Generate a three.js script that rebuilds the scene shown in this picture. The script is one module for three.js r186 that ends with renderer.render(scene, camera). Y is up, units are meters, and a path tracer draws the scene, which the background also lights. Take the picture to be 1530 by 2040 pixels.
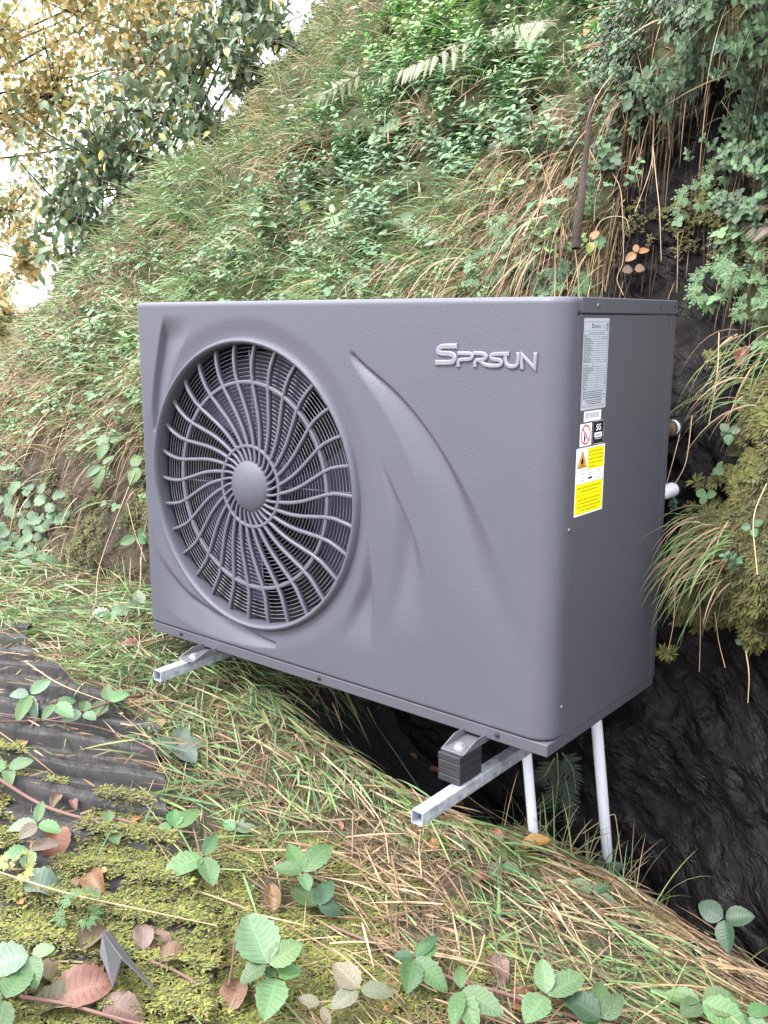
import * as THREE from 'three';
import { ImprovedNoise } from 'three/addons/math/ImprovedNoise.js';
import { mergeGeometries } from 'three/addons/utils/BufferGeometryUtils.js';
import { RoundedBoxGeometry } from 'three/addons/geometries/RoundedBoxGeometry.js';

// ---------------------------------------------------------------- camera, sky, sun, exposure
const scene = new THREE.Scene();
const camera = new THREE.PerspectiveCamera(56.57, 768 / 1024, 0.05, 400);
camera.position.set(2.0483, 0.8204, 1.5169);
camera.rotation.set(-0.2003, 0.683, 0.0021, 'YXZ');
camera.updateMatrixWorld();
const renderer = new THREE.WebGLRenderer();
renderer.toneMapping = THREE.LinearToneMapping;
renderer.toneMappingExposure = 3.9;
renderer.shadowMap.enabled = true;
{ // bright overcast sky, brighter overhead
  const w = 128, h = 64, d = new Float32Array(w * h * 4);
  for (let j = 0; j < h; j++) for (let i = 0; i < w; i++) {
    const e = ((j + 0.5) / h - 0.5) * Math.PI, s = Math.max(0, Math.sin(e));
    const cl = 1 + 0.06 * Math.sin(i / w * Math.PI * 6 + j * 0.3) * Math.cos(e);
    const L = (e > 0 ? 0.82 + 0.62 * s : 0.82 * Math.max(0.25, 1 + e * 2)) * cl, k = (j * w + i) * 4;
    d[k] = L * 0.965; d[k + 1] = L * 0.985; d[k + 2] = L * 1.05; d[k + 3] = 1;
  }
  const t = new THREE.DataTexture(d, w, h, THREE.RGBAFormat, THREE.FloatType);
  t.mapping = THREE.EquirectangularReflectionMapping; t.magFilter = t.minFilter = THREE.LinearFilter; t.needsUpdate = true;
  scene.background = t; scene.environment = t;
}
const sun = new THREE.DirectionalLight(new THREE.Color(1, 0.965, 0.91), 1.5);
sun.position.set(-1.6, 6.5, 4.2); sun.target.position.set(0.4, 0, 0); sun.castShadow = true; sun.shadow.radius = 34;
Object.assign(sun.shadow.camera, { left: -5, right: 5, top: 5, bottom: -5, near: 0.5, far: 20 });
sun.shadow.mapSize.set(2048, 2048); scene.add(sun, sun.target);

// ---------------------------------------------------------------- helpers
let seed = 20471;
const rnd = () => { seed = (seed + 0x6D2B79F5) | 0; let t = Math.imul(seed ^ (seed >>> 15), 1 | seed); t = (t + Math.imul(t ^ (t >>> 7), 61 | t)) ^ t; return ((t ^ (t >>> 14)) >>> 0) / 4294967296; };
const rr = (a, b) => a + (b - a) * rnd();
const gs = () => (rnd() + rnd() + rnd() - 1.5) * 1.15;
const pick = a => a[Math.floor(rnd() * a.length)];
const IN = new ImprovedNoise();
const noise = (x, y, z = 0.37) => IN.noise(x + 31.7, y + 17.3, z + 5.1);
const clamp = (x, a = 0, b = 1) => Math.min(b, Math.max(a, x));
const sm = (a, b, x) => { const t = clamp((x - a) / (b - a)); return t * t * (3 - 2 * t); };
const lerp = (a, b, t) => a + (b - a) * t;
const V = (x, y, z) => new THREE.Vector3(x, y, z);
const C = (r, g, b) => new THREE.Color().setRGB(r, g, b);
function poly1(pts, q) { // piecewise linear lookup, pts sorted by first entry
  if (q <= pts[0][0]) return pts[0][1];
  for (let i = 1; i < pts.length; i++) if (q <= pts[i][0]) return lerp(pts[i - 1][1], pts[i][1], (q - pts[i - 1][0]) / (pts[i][0] - pts[i - 1][0]));
  return pts[pts.length - 1][1];
}
const polyS = (pts, q, e = 0.022) => (poly1(pts, q - 1.5 * e) + 2 * poly1(pts, q - 0.6 * e) + 2 * poly1(pts, q) + 2 * poly1(pts, q + 0.6 * e) + poly1(pts, q + 1.5 * e)) / 8;
const used = {};
const numbered = n => { used[n] = (used[n] ?? -1) + 1; return used[n] ? n + '_' + String(used[n]).padStart(3, '0') : n; };
function tag(o, label, category, group) { o.userData.label = label; o.userData.category = category; if (group) o.userData.group = group; return o; }
function thing(name, label, category, p = [0, 0, 0], group) {
  const o = new THREE.Group(); o.name = numbered(name); o.position.set(...p); scene.add(o); return tag(o, label, category, group);
}
function shade(o) { o.castShadow = o.receiveShadow = true; return o; }
function part(name, g, m, parent = scene, label) {
  const o = shade(new THREE.Mesh(g, m)); o.name = parent === scene ? numbered(name) : name; parent.add(o);
  if (label) o.userData.label = label; return o;
}
const std = (c, r = 0.8, o = {}) => new THREE.MeshStandardMaterial({ color: C(...c), roughness: r, side: THREE.DoubleSide, ...o });
function noiseTex(n, f, oct = 4, repX = 1, lo = 0, hi = 1, sx = 1, sy = 1) { // tiling value noise, grey
  const d = new Uint8Array(n * n * 4);
  const lat = []; let s0 = seed; seed = 777 + f * 13 + oct;
  for (let o = 0; o < oct; o++) { const m = f << o, a = new Float32Array(m * m); for (let i = 0; i < m * m; i++) a[i] = rnd(); lat.push(a); }
  seed = s0;
  for (let j = 0; j < n; j++) for (let i = 0; i < n; i++) {
    let v = 0, w = 0.5, tot = 0;
    for (let o = 0; o < oct; o++) {
      const m = f << o, x = i / n * m, y = j / n * m, x0 = Math.floor(x), y0 = Math.floor(y), fx = x - x0, fy = y - y0, A = lat[o];
      const ux = fx * fx * (3 - 2 * fx), uy = fy * fy * (3 - 2 * fy), g = (a, b) => A[((b % m) + m) % m * m + ((a % m) + m) % m];
      v += w * lerp(lerp(g(x0, y0), g(x0 + 1, y0), ux), lerp(g(x0, y0 + 1), g(x0 + 1, y0 + 1), ux), uy); tot += w; w *= 0.55;
    }
    const k = (j * n + i) * 4, c = 255 * clamp(lo + (hi - lo) * sm(0.15, 0.85, v / tot));
    d[k] = d[k + 1] = d[k + 2] = c; d[k + 3] = 255;
  }
  const t = new THREE.DataTexture(d, n, n); t.wrapS = t.wrapT = THREE.RepeatWrapping; t.magFilter = t.minFilter = THREE.LinearFilter; t.repeat.set(repX * sx, repX * sy); t.needsUpdate = true; return t;
}
function canvasTex(w, h, draw) {
  const c = document.createElement('canvas'); c.width = w; c.height = h; draw(c.getContext('2d'), w, h);
  const t = new THREE.CanvasTexture(c); t.colorSpace = THREE.SRGBColorSpace; return t;
}
class Buf { // coloured triangles collected into one geometry
  constructor() { this.p = []; this.c = []; this.i = []; this.u = []; }
  v(x, y, z, c, u = 0, w = 0) { this.p.push(x, y, z); this.c.push(c.r, c.g, c.b); this.u.push(u, w); return this.p.length / 3 - 1; }
  f(a, b, c) { this.i.push(a, b, c); }
  geo() {
    const g = new THREE.BufferGeometry();
    g.setAttribute('position', new THREE.Float32BufferAttribute(this.p, 3)); g.setAttribute('color', new THREE.Float32BufferAttribute(this.c, 3));
    g.setAttribute('uv', new THREE.Float32BufferAttribute(this.u, 2)); g.setIndex(this.i); g.computeVertexNormals(); return g;
  }
  add(g, m, c) { // append geometry g through matrix m, tinted c
    const P = g.attributes.position, K = g.attributes.color, U = g.attributes.uv, o = this.p.length / 3, q = V();
    for (let i = 0; i < P.count; i++) { q.fromBufferAttribute(P, i).applyMatrix4(m); this.p.push(q.x, q.y, q.z); this.c.push(K.getX(i) * c.r, K.getY(i) * c.g, K.getZ(i) * c.b); this.u.push(U.getX(i), U.getY(i)); }
    const I = g.index.array; for (let i = 0; i < I.length; i++) this.i.push(I[i] + o);
  }
}
const G = V(0, -1, 0);
function blade(B, p, d, len, w, bend, col, n = 5, twist = 0, tipc) { // a grass blade bending under its weight
  const q = p.clone(), dir = d.clone().normalize(), side = V(rr(-1, 1), rr(-0.4, 0.4), rr(-1, 1)).cross(dir).normalize(), st = len / n; let a = -1, b = -1; const cc = col.clone();
  for (let k = 0; k <= n; k++) {
    const t = k / n; if (tipc) cc.copy(col).lerp(tipc, t * t);
    if (k === n) { const e = B.v(q.x, q.y, q.z, cc, 0.5, 1); B.f(a, b, e); return; }
    const hw = w * 0.5 * (t < 0.15 ? 0.7 + 2 * t : 1 - 0.75 * Math.pow(t, 2.2));
    const l = B.v(q.x - side.x * hw, q.y - side.y * hw, q.z - side.z * hw, cc, 0, t), r = B.v(q.x + side.x * hw, q.y + side.y * hw, q.z + side.z * hw, cc, 1, t);
    if (k) { B.f(a, b, r); B.f(a, r, l); } a = l; b = r;
    q.addScaledVector(dir, st); dir.addScaledVector(G, bend).normalize(); if (twist) side.applyAxisAngle(dir, twist);
  }
}
function leaf(B, p, dir, nrm, L, w, col, { n = 5, fold = 0.3, curl = 0.25, cols = 1, serr = 0, pw = 0.8, pleat = 0, wave = 0 } = {}) {
  const d = dir.clone().normalize(), s = V().crossVectors(d, nrm).normalize(), u = V().crossVectors(s, d).normalize(), rows = [];
  for (let k = 0; k <= n; k++) {
    const t = k / n; let hw = w * 0.5 * Math.pow(Math.max(0, Math.sin(Math.PI * Math.pow(t, pw))), 0.72) + (k === 0 ? w * 0.03 : 0);
    const cy = L * t * (1 - curl * curl * t * t * 0.4), cz = -curl * L * t * t * 0.7, row = [];
    for (let j = -cols; j <= cols; j++) {
      const e = j / cols, edge = Math.abs(e) === 1; let ww = hw * e;
      if (edge && serr && k > 0 && k < n) ww *= 1 + (k % 2 ? serr : -serr);
      const z = cz + fold * Math.abs(ww) + (pleat ? pleat * w * Math.sin(k * Math.PI) * 0 + pleat * w * (k % 2 ? 0.5 : -0.5) * Math.abs(e) : 0) + (wave ? wave * w * Math.sin(t * 9 + j * 2.1) * Math.abs(e) : 0);
      const along = cy + (edge && serr ? L * 0.03 : 0) - Math.abs(e) * L * 0.05 * (1 - t);
      row.push(B.v(p.x + d.x * along + s.x * ww + u.x * z, p.y + d.y * along + s.y * ww + u.y * z, p.z + d.z * along + s.z * ww + u.z * z, col, 0.5 + 0.5 * e, t));
    }
    if (k) { const q = rows[k - 1]; for (let j = 0; j < row.length - 1; j++) { B.f(q[j], row[j], q[j + 1]); B.f(q[j + 1], row[j], row[j + 1]); } }
    rows.push(row);
  }
}
function tube(pts, r0, r1 = r0, seg = 6, step = 24) { // tapering tube through points
  const c = new THREE.CatmullRomCurve3(pts), g = new THREE.TubeGeometry(c, step, 1, seg, false), P = g.attributes.position, ctr = V(), q = V();
  for (let i = 0; i <= step; i++) { c.getPointAt(i / step, ctr); const r = lerp(r0, r1, i / step); for (let j = 0; j <= seg; j++) { const k = i * (seg + 1) + j; q.fromBufferAttribute(P, k).sub(ctr).multiplyScalar(r).add(ctr); P.setXYZ(k, q.x, q.y, q.z); } }
  g.computeVertexNormals(); return g;
}
function rod(a, b, r, seg = 16) { return tube([a, a.clone().lerp(b, 0.5), b], r, r, seg, 6); }
function bx(w, h, d, x, y, z, r = 0.0015) { const g = new RoundedBoxGeometry(w, h, d, 2, Math.min(r, w / 2.1, h / 2.1, d / 2.1)); g.translate(x, y, z); return g; }

// ---------------------------------------------------------------- shape of the place
const X_K = [-3.0, -2.6, -1.8, -1.05, -0.4, 0.2, 0.7, 1.05, 1.35, 1.7, 2.4];
const Y_K = [-0.8, -0.3, 0, 0.3, 0.6, 0.9, 1.2, 1.5, 1.8, 2.2, 2.8];
const Z_K = [
  [-1.8, -1.8, -1.8, -1.9, -2.0, -2.3, -2.7, -3.1, -3.4, -3.8, -4.4],
  [-0.9, -0.9, -0.9, -1.0, -1.2, -1.5, -1.9, -2.35, -2.8, -3.3, -4],
  [-0.42, -0.42, -0.44, -0.56, -0.8, -1.08, -1.38, -1.68, -2.05, -2.45, -3.0],
  [-0.24, -0.24, -0.3, -0.42, -0.66, -0.96, -1.26, -1.52, -1.82, -2.2, -2.7],
  [-0.28, -0.29, -0.35, -0.44, -0.62, -0.88, -1.16, -1.42, -1.68, -2.0, -2.5],
  [-0.44, -0.45, -0.47, -0.52, -0.6, -0.8, -1.08, -1.3, -1.52, -1.84, -2.3],
  [-0.47, -0.49, -0.52, -0.56, -0.6, -0.7, -0.94, -1.17, -1.37, -1.67, -2.1],
  [-0.42, -0.46, -0.52, -0.57, -0.63, -0.84, -0.98, -0.9, -1.1, -1.4, -1.85],
  [-0.34, -0.4, -0.5, -0.56, -0.6, -0.76, -0.88, -0.68, -0.8, -1.05, -1.45],
  [-0.2, -0.26, -0.34, -0.36, -0.44, -0.54, -0.64, -0.62, -0.7, -0.9, -1.2],
  [0.05, 0, -0.05, -0.1, -0.2, -0.3, -0.4, -0.4, -0.5, -0.7, -1]];
const cat = (a, b, c, d, t) => 0.5 * (2 * b + (c - a) * t + (2 * a - 5 * b + 4 * c - d) * t * t + (3 * b - a - 3 * c + d) * t * t * t);
function locate(K, v) { let i = 0; while (i < K.length - 2 && v > K[i + 1]) i++; return [i, clamp((v - K[i]) / (K[i + 1] - K[i]))]; }
function bank0(x, y) {
  const [i, t] = locate(X_K, x), [j, s] = locate(Y_K, y), n = X_K.length - 1, m = Y_K.length - 1, r = [];
  for (let a = -1; a <= 2; a++) { const Q = Z_K[clamp(i + a, 0, n)]; r.push(cat(Q[clamp(j - 1, 0, m)], Q[j], Q[j + 1], Q[clamp(j + 2, 0, m)], s)); }
  return cat(...r, t);
}
// where bare dark rock shows (1) rather than soil and plants (0)
function rockAt(x, y) {
  const n = 0.07 * noise(x * 5, y * 5, 1) + 0.03 * noise(x * 14, y * 14, 2);
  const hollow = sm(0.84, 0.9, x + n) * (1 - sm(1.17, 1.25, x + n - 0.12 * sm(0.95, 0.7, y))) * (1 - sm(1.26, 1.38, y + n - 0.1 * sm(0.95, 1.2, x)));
  const low = sm(0.1, 0.35, x + n) * (1 - sm(0.48, 0.62, y + n)) * (1 - mossMound(x, y));
  return clamp(Math.max(hollow, low));
}
function mossMound(x, y) { // the bulging moss at the right
  const n = 0.07 * noise(x * 7, y * 7, 3) + 0.06 * noise(x * 19, y * 19, 5), left = lerp(1.245, 1.35, sm(0.22, 0.62, y));
  return sm(left, left + 0.06, x + n) * sm(0.15, 0.23, y + n);
}
function bankZ(x, y) {
  const up = sm(0.35, 0.8, y) * (1 - 0.7 * sm(0.75, 1.0, x)); let z = bank0(x, y) + (0.05 + 0.09 * up) * noise(x * 2.6, y * 2.6) + (0.03 + 0.055 * up) * noise(x * 5.1, y * 6.6, 2) + 0.011 * noise(x * 17, y * 17, 4);
  const r = rockAt(x, y);
  if (r > 0) { // slaty ledges tilted down to the right
    const q = y * 0.8 + x * 0.5, l = q * 13 + 1.2 * noise(x * 3, y * 3, 7);
    const rg = (a, b, c) => 0.5 - Math.abs(noise(a, b, c)) * 2; z += r * (0.012 * (l - Math.floor(l) - 0.5) + 0.012 * rg(x * 5, q * 12, 8) + 0.010 * rg(x * 14, q * 26, 9) + 0.008 * rg(x * 34, q * 60, 10) + 0.005 * noise(x * 70, q * 95, 15));
  } else z += 0.012 * noise(x * 30, y * 30, 11);
  z += 0.1 * mossMound(x, y) * Math.exp(-Math.pow((y - 0.33) / 0.2, 2));
  return z;
}
function bankN(x, y) { const e = 0.03; return V(-(bank0(x + e, y) - bank0(x - e, y)) / (2 * e), -(bank0(x, y + e) - bank0(x, y - e)) / (2 * e), 1).normalize(); }
function ground0(x, z) {
  const sx = x > 0 ? x : x * 0.12 * Math.exp(x);
  let y = -0.06 - 0.22 * sx - 0.12 * sm(-0.18, -0.42, z) * sm(0.1, 0.9, x) - 0.16 * sm(-0.02, -0.26, z) * sm(0.3, 0.6, x) * (1 - 0.75 * sm(0.9, 1.06, x));
  return y - 0.05 * sm(1.2, 3, z) - 0.35 * sm(-1.5, -5, x);
}
const groundY = (x, z) => ground0(x, z) + 0.022 * noise(x * 4, z * 4, 12) + 0.012 * noise(x * 11, z * 11, 13);
// corrugated sheet lying on the ground: along s, ridges repeat across t
const SH = { o: V(0.13, 0, 0.28), s: V(0.79, 0, -0.613), t: V(0.613, 0, 0.79) };
function sheetST(x, z) { const dx = x - SH.o.x, dz = z - SH.o.z; return [dx * SH.s.x + dz * SH.s.z, dx * SH.t.x + dz * SH.t.z]; }
function sheetProfile(t) { const a = ((t / 0.092) % 1 + 1) % 1; return 0.036 * (1 - 0.65 * sm(0.38, 0.6, t)) * (sm(0.06, 0.17, a) - sm(0.42, 0.53, a)); }
const sheetEnd = t => poly1([[-0.3, -0.3], [-0.14, -0.16], [0.15, 0.19], [0.4, 0.28], [0.7, 0.45], [1.05, 0.5]], t) + 0.07 * noise(t * 5, 2);
const onSheet = (x, z) => { const [s, t] = sheetST(x, z); return s < sheetEnd(t) && t > -0.38 && t < 1.05; };
const topY = (x, z) => { const [, t] = sheetST(x, z); return onSheet(x, z) ? Math.max(groundY(x, z) - 0.03, ground0(x, z) + 0.014 + sheetProfile(t)) : groundY(x, z); };
const lifted = (h, l) => h.p.clone().addScaledVector(h.d, -l);
// a point of the ground or the bank seen in a given direction from the camera (used to look up where plants root)
const F = 1895.57;
function hit(u, v) {
  const d = V((u - 765) / F, -(v - 1020) / F, -1).applyQuaternion(camera.quaternion).normalize(), p = V(), o = camera.position;
  for (let t = 0.7; t < 9; t += 0.008) { p.copy(d).multiplyScalar(t).add(o); const g = topY(p.x, p.z) > p.y; if (g || (p.x > -2.95 && p.y < 2.8 && bankZ(p.x, p.y) > p.z)) return { p, n: g ? V(0.2, 1, 0).normalize() : bankN(p.x, p.y), g, d, t }; }
  return { p, n: V(0, 1, 0), d, t: 9 };
}

// ---------------------------------------------------------------- ground, bank, rock
const tSoil = noiseTex(512, 8, 6), tFine = noiseTex(256, 16, 4), tRock = noiseTex(512, 6, 7, 1, 0, 1);
const soilM = new THREE.MeshStandardMaterial({ color: 0xffffff, vertexColors: true, roughness: 0.95, side: THREE.DoubleSide, bumpMap: tSoil, bumpScale: 0.012 });
const rockM = new THREE.MeshPhysicalMaterial({ specularIntensity: 0.32, color: 0xffffff, vertexColors: true, roughness: 0.85, side: THREE.DoubleSide, bumpMap: tRock, bumpScale: 0.012, roughnessMap: noiseTex(256, 10, 4, 3, 0.45, 1) });
tRock.repeat.set(3, 7); tRock.rotation = -0.5; tSoil.repeat.set(5, 5);
{
  const NX = 450, NY = 300, x0 = -3, x1 = 2.4, y0 = -0.8, y1 = 2.8, soil = new Buf(), rock = new Buf();
  const grid = [], id = [new Map(), new Map()], K = (i, j) => j * (NX + 1) + i, col = C(0, 0, 0);
  for (let j = 0; j <= NY; j++) for (let i = 0; i <= NX; i++) { const x = lerp(x0, x1, i / NX), y = lerp(y0, y1, j / NY); grid.push([x, y, bankZ(x, y), rockAt(x, y)]); }
  const put = (i, j, b) => {
    const k = K(i, j); if (id[b].has(k)) return id[b].get(k);
    const [x, y, z] = grid[k], n = noise(x * 9, y * 9, 20), m = noise(x * 31, y * 31, 21);
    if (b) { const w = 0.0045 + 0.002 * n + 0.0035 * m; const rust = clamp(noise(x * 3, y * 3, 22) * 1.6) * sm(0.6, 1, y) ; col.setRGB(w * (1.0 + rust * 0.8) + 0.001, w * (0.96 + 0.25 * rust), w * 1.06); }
    else { const gq = sm(0.35, 0.8, y + 0.15 * n), g2 = 0.055 + 0.022 * n + 0.02 * m; const g3 = g2 * lerp(0.62, 1, gq); col.setRGB(lerp(g3 * 1.3, g2 * 1.05, gq), lerp(g3 * 0.95, g2 * 1.25, gq), lerp(g3 * 0.6, g2 * 0.5, gq)); }
    const v = (b ? rock : soil).v(x, y, z, col, x, y); id[b].set(k, v); return v;
  };
  for (let j = 0; j < NY; j++) for (let i = 0; i < NX; i++) {
    const b = (grid[K(i, j)][3] + grid[K(i + 1, j + 1)][3]) / 2 > 0.5 ? 1 : 0, B = b ? rock : soil, a = put(i, j, b), c = put(i + 1, j, b), d = put(i + 1, j + 1, b), e = put(i, j + 1, b);
    B.f(a, c, d); B.f(a, d, e);
  }
  const o = part('bank', soil.geo(), soilM); o.userData.kind = 'structure'; tag(o, 'steep earth bank rising behind the grey heat pump', 'bank');
  const q = part('rock_face', rock.geo(), rockM); q.userData.kind = 'structure'; tag(q, 'dark wet slaty rock face cut behind and right of the heat pump', 'rock face');
}
{ // ground: fine near the camera, coarse out to the horizon
  const B = new Buf(), ax = [], az = [], col = C(0, 0, 0);
  for (let i = 0; i <= 220; i++) ax.push(-1.6 + i * 0.02); for (let i = 0; i <= 130; i++) az.push(-0.7 + i * 0.02);
  const far = [0.1, 0.3, 0.8, 2, 5, 14, 40, 120]; ax.unshift(...far.map(d => -1.6 - d).reverse()); ax.push(...far.map(d => 2.8 + d)); az.unshift(...far.map(d => -0.7 - d).reverse()); az.push(...far.map(d => 1.9 + d));
  for (const z of az) for (const x of ax) {
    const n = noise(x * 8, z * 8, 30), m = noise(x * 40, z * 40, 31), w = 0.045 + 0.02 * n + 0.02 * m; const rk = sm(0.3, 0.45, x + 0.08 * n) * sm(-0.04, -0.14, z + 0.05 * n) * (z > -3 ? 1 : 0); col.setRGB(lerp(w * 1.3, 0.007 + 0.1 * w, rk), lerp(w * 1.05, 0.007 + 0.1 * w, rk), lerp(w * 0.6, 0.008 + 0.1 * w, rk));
    const far_ = Math.max(0, Math.abs(x) - 5); B.v(x, (far_ > 0 || z < -6 || z > 8) ? -0.42 : groundY(x, z) - (onSheet(x, z) ? 0.03 : 0), z, col, x, z);
  }
  const nx = ax.length; for (let j = 0; j < az.length - 1; j++) for (let i = 0; i < nx - 1; i++) { const a = j * nx + i; B.f(a, a + nx, a + 1); B.f(a + 1, a + nx, a + nx + 1); }
  const o = part('ground', B.geo(), soilM); o.userData.kind = 'structure'; tag(o, 'earth ground under the straw and moss in front of the bank', 'ground');
}
{ // corrugated sheeting
  const B = new Buf(), col = C(0, 0, 0), NS = 110, NT = 300, s0 = -1.5, t0 = -0.38, t1 = 1.05;
  for (let j = 0; j <= NT; j++) { const t = lerp(t0, t1, j / NT), sEnd = sheetEnd(t); for (let i = 0; i <= NS; i++) {
    const s = lerp(s0, sEnd, i / NS), x = SH.o.x + SH.s.x * s + SH.t.x * t, z = SH.o.z + SH.s.z * s + SH.t.z * t, m = noise(s * 9, t * 14, 33), k = noise(s * 50, t * 50, 34), w = 0.02 + 0.013 * m + 0.013 * k;
    col.setRGB(w * 1.12, w, w * 0.95); B.v(x, ground0(x, z) + 0.012 + sheetProfile(t) * (0.85 + 0.18 * m) + 0.002 * m + 0.0015 * k, z, col, s, t); } }
  for (let j = 0; j < NT; j++) for (let i = 0; i < NS; i++) { const a = j * (NS + 1) + i; B.f(a, a + 1, a + NS + 2); B.f(a, a + NS + 2, a + NS + 1); }
  tag(part('corrugated_sheet', B.geo(), new THREE.MeshStandardMaterial({ vertexColors: true, roughness: 0.75, side: THREE.DoubleSide, bumpMap: tSoil, bumpScale: 0.003, roughnessMap: noiseTex(256, 5, 4, 3, 0.55, 1) })), 'weathered dark corrugated roofing sheet half covered with moss at lower left', 'roofing sheet');
}

// ---------------------------------------------------------------- the heat pump
const W = 1.221, D = 0.4924, H = 0.86, FX = 0.395, FY = 0.429;
const tPeel = noiseTex(512, 64, 3); tPeel.repeat.set(7, 7);
const paintM = new THREE.MeshPhysicalMaterial({ color: C(0.08, 0.0808, 0.104), roughness: 0.5, roughnessMap: noiseTex(256, 4, 6, 2, 0.8, 1), side: THREE.DoubleSide, bumpMap: tPeel, bumpScale: 0.00016 });
const sheetM = new THREE.MeshPhysicalMaterial({ color: C(0.072, 0.072, 0.09), roughness: 0.58, side: THREE.DoubleSide, bumpMap: tPeel, bumpScale: 0.00006 });
const grilleM = std([0.1, 0.1, 0.128], 0.3), wireM = std([0.2, 0.2, 0.235], 0.4, { metalness: 0.3 }), darkM = std([0.006, 0.006, 0.008], 0.8);
const pump = thing('heat_pump', 'large grey heat pump unit with round fan grille on two rails', 'heat pump');
function relief(x, y) {
  let h = 0;
  { // long sweep right of the fan
    const xe = polyS([[0.12, 1.215], [0.225, 1.178], [0.293, 1.139], [0.357, 1.105], [0.426, 1.066], [0.486, 1.026], [0.538, 0.985], [0.59, 0.939], [0.638, 0.891], [0.683, 0.836], [0.719, 0.774], [0.752, 0.719]], y);
    const xi = polyS([[0.1, 0.9], [0.178, 0.914], [0.355, 0.905], [0.48, 0.9], [0.505, 0.895], [0.552, 0.87], [0.603, 0.838], [0.653, 0.8], [0.702, 0.75], [0.744, 0.715]], y);
    const a = (xe - x) * 0.72, s = clamp((xe - x) / Math.max(0.012, xe - xi));
    if (a > 0 && y < 0.757) h -= 0.019 * sm(0.757, 0.742, y) * sm(0.14, 0.55, y) * sm(0, lerp(0.05, 0.008, sm(0.3, 0.62, y)), a) * Math.pow(1 - s, 1.1);
  }
  const scoop = (L, R, yt, y0, y1, dep, wl, wr) => { // tip at the top, dying away downwards
    if (y > yt || y < y0) return; const l = polyS(L, y), r = polyS(R, y); if (x < l || x > r) return;
    h -= dep * sm(yt, yt - 0.012, y) * sm(y0, y1, y) * sm(0, wl, x - l) * sm(0, wr, r - x);
  };
  scoop([[0.15, 0.79], [0.171, 0.806], [0.264, 0.826], [0.343, 0.834], [0.419, 0.83], [0.482, 0.814], [0.54, 0.796]], [[0.15, 0.97], [0.177, 0.955], [0.303, 0.93], [0.375, 0.9], [0.436, 0.864], [0.493, 0.83], [0.54, 0.806]], 0.54, 0.15, 0.38, 0.0155, 0.04, 0.01 + 0.05 * sm(0.42, 0.25, y));
  scoop([[0.1, 0.67], [0.117, 0.68], [0.184, 0.712], [0.249, 0.74], [0.331, 0.756], [0.392, 0.757]], [[0.1, 0.785], [0.147, 0.785], [0.255, 0.785], [0.333, 0.775], [0.392, 0.766]], 0.392, 0.1, 0.24, 0.013, 0.032, 0.014);
  if (y > 0.532 && y < 0.83) { // upper left scoop, tip at the bottom
    const l = polyS([[0.53, 0.044], [0.592, 0.045], [0.662, 0.058], [0.73, 0.077], [0.807, 0.1], [0.83, 0.11]], y), r = polyS([[0.53, 0.055], [0.593, 0.078], [0.663, 0.115], [0.737, 0.165], [0.794, 0.21], [0.83, 0.23]], y);
    if (x > l && x < r) h -= 0.018 * sm(0.532, 0.545, y) * sm(0.83, 0.765, y) * sm(0, 0.01, x - l) * Math.pow(1 - (x - l) / (r - l), 1.1);
  }
  if (x > 0.02 && x < 0.484) { // lower left sweep, tip at the right
    const u = polyS([[0.02, 0.25], [0.079, 0.19], [0.153, 0.135], [0.257, 0.094], [0.364, 0.076], [0.416, 0.066], [0.484, 0.06]], x), d = polyS([[0.02, 0.1], [0.089, 0.055], [0.198, 0.032], [0.309, 0.027], [0.402, 0.033], [0.484, 0.05]], x);
    if (y < u && y > d) h -= 0.018 * sm(0.484, 0.47, x) * sm(0.02, 0.14, x) * sm(0, lerp(0.03, 0.007, sm(0.1, 0.3, x)), u - y) * Math.pow((y - d) / (u - d), 1.1);
  }
  const rf = Math.hypot(x - FX, y - FY); h -= 0.004 * sm(0.4, 0.352, rf); return h;
}
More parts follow.
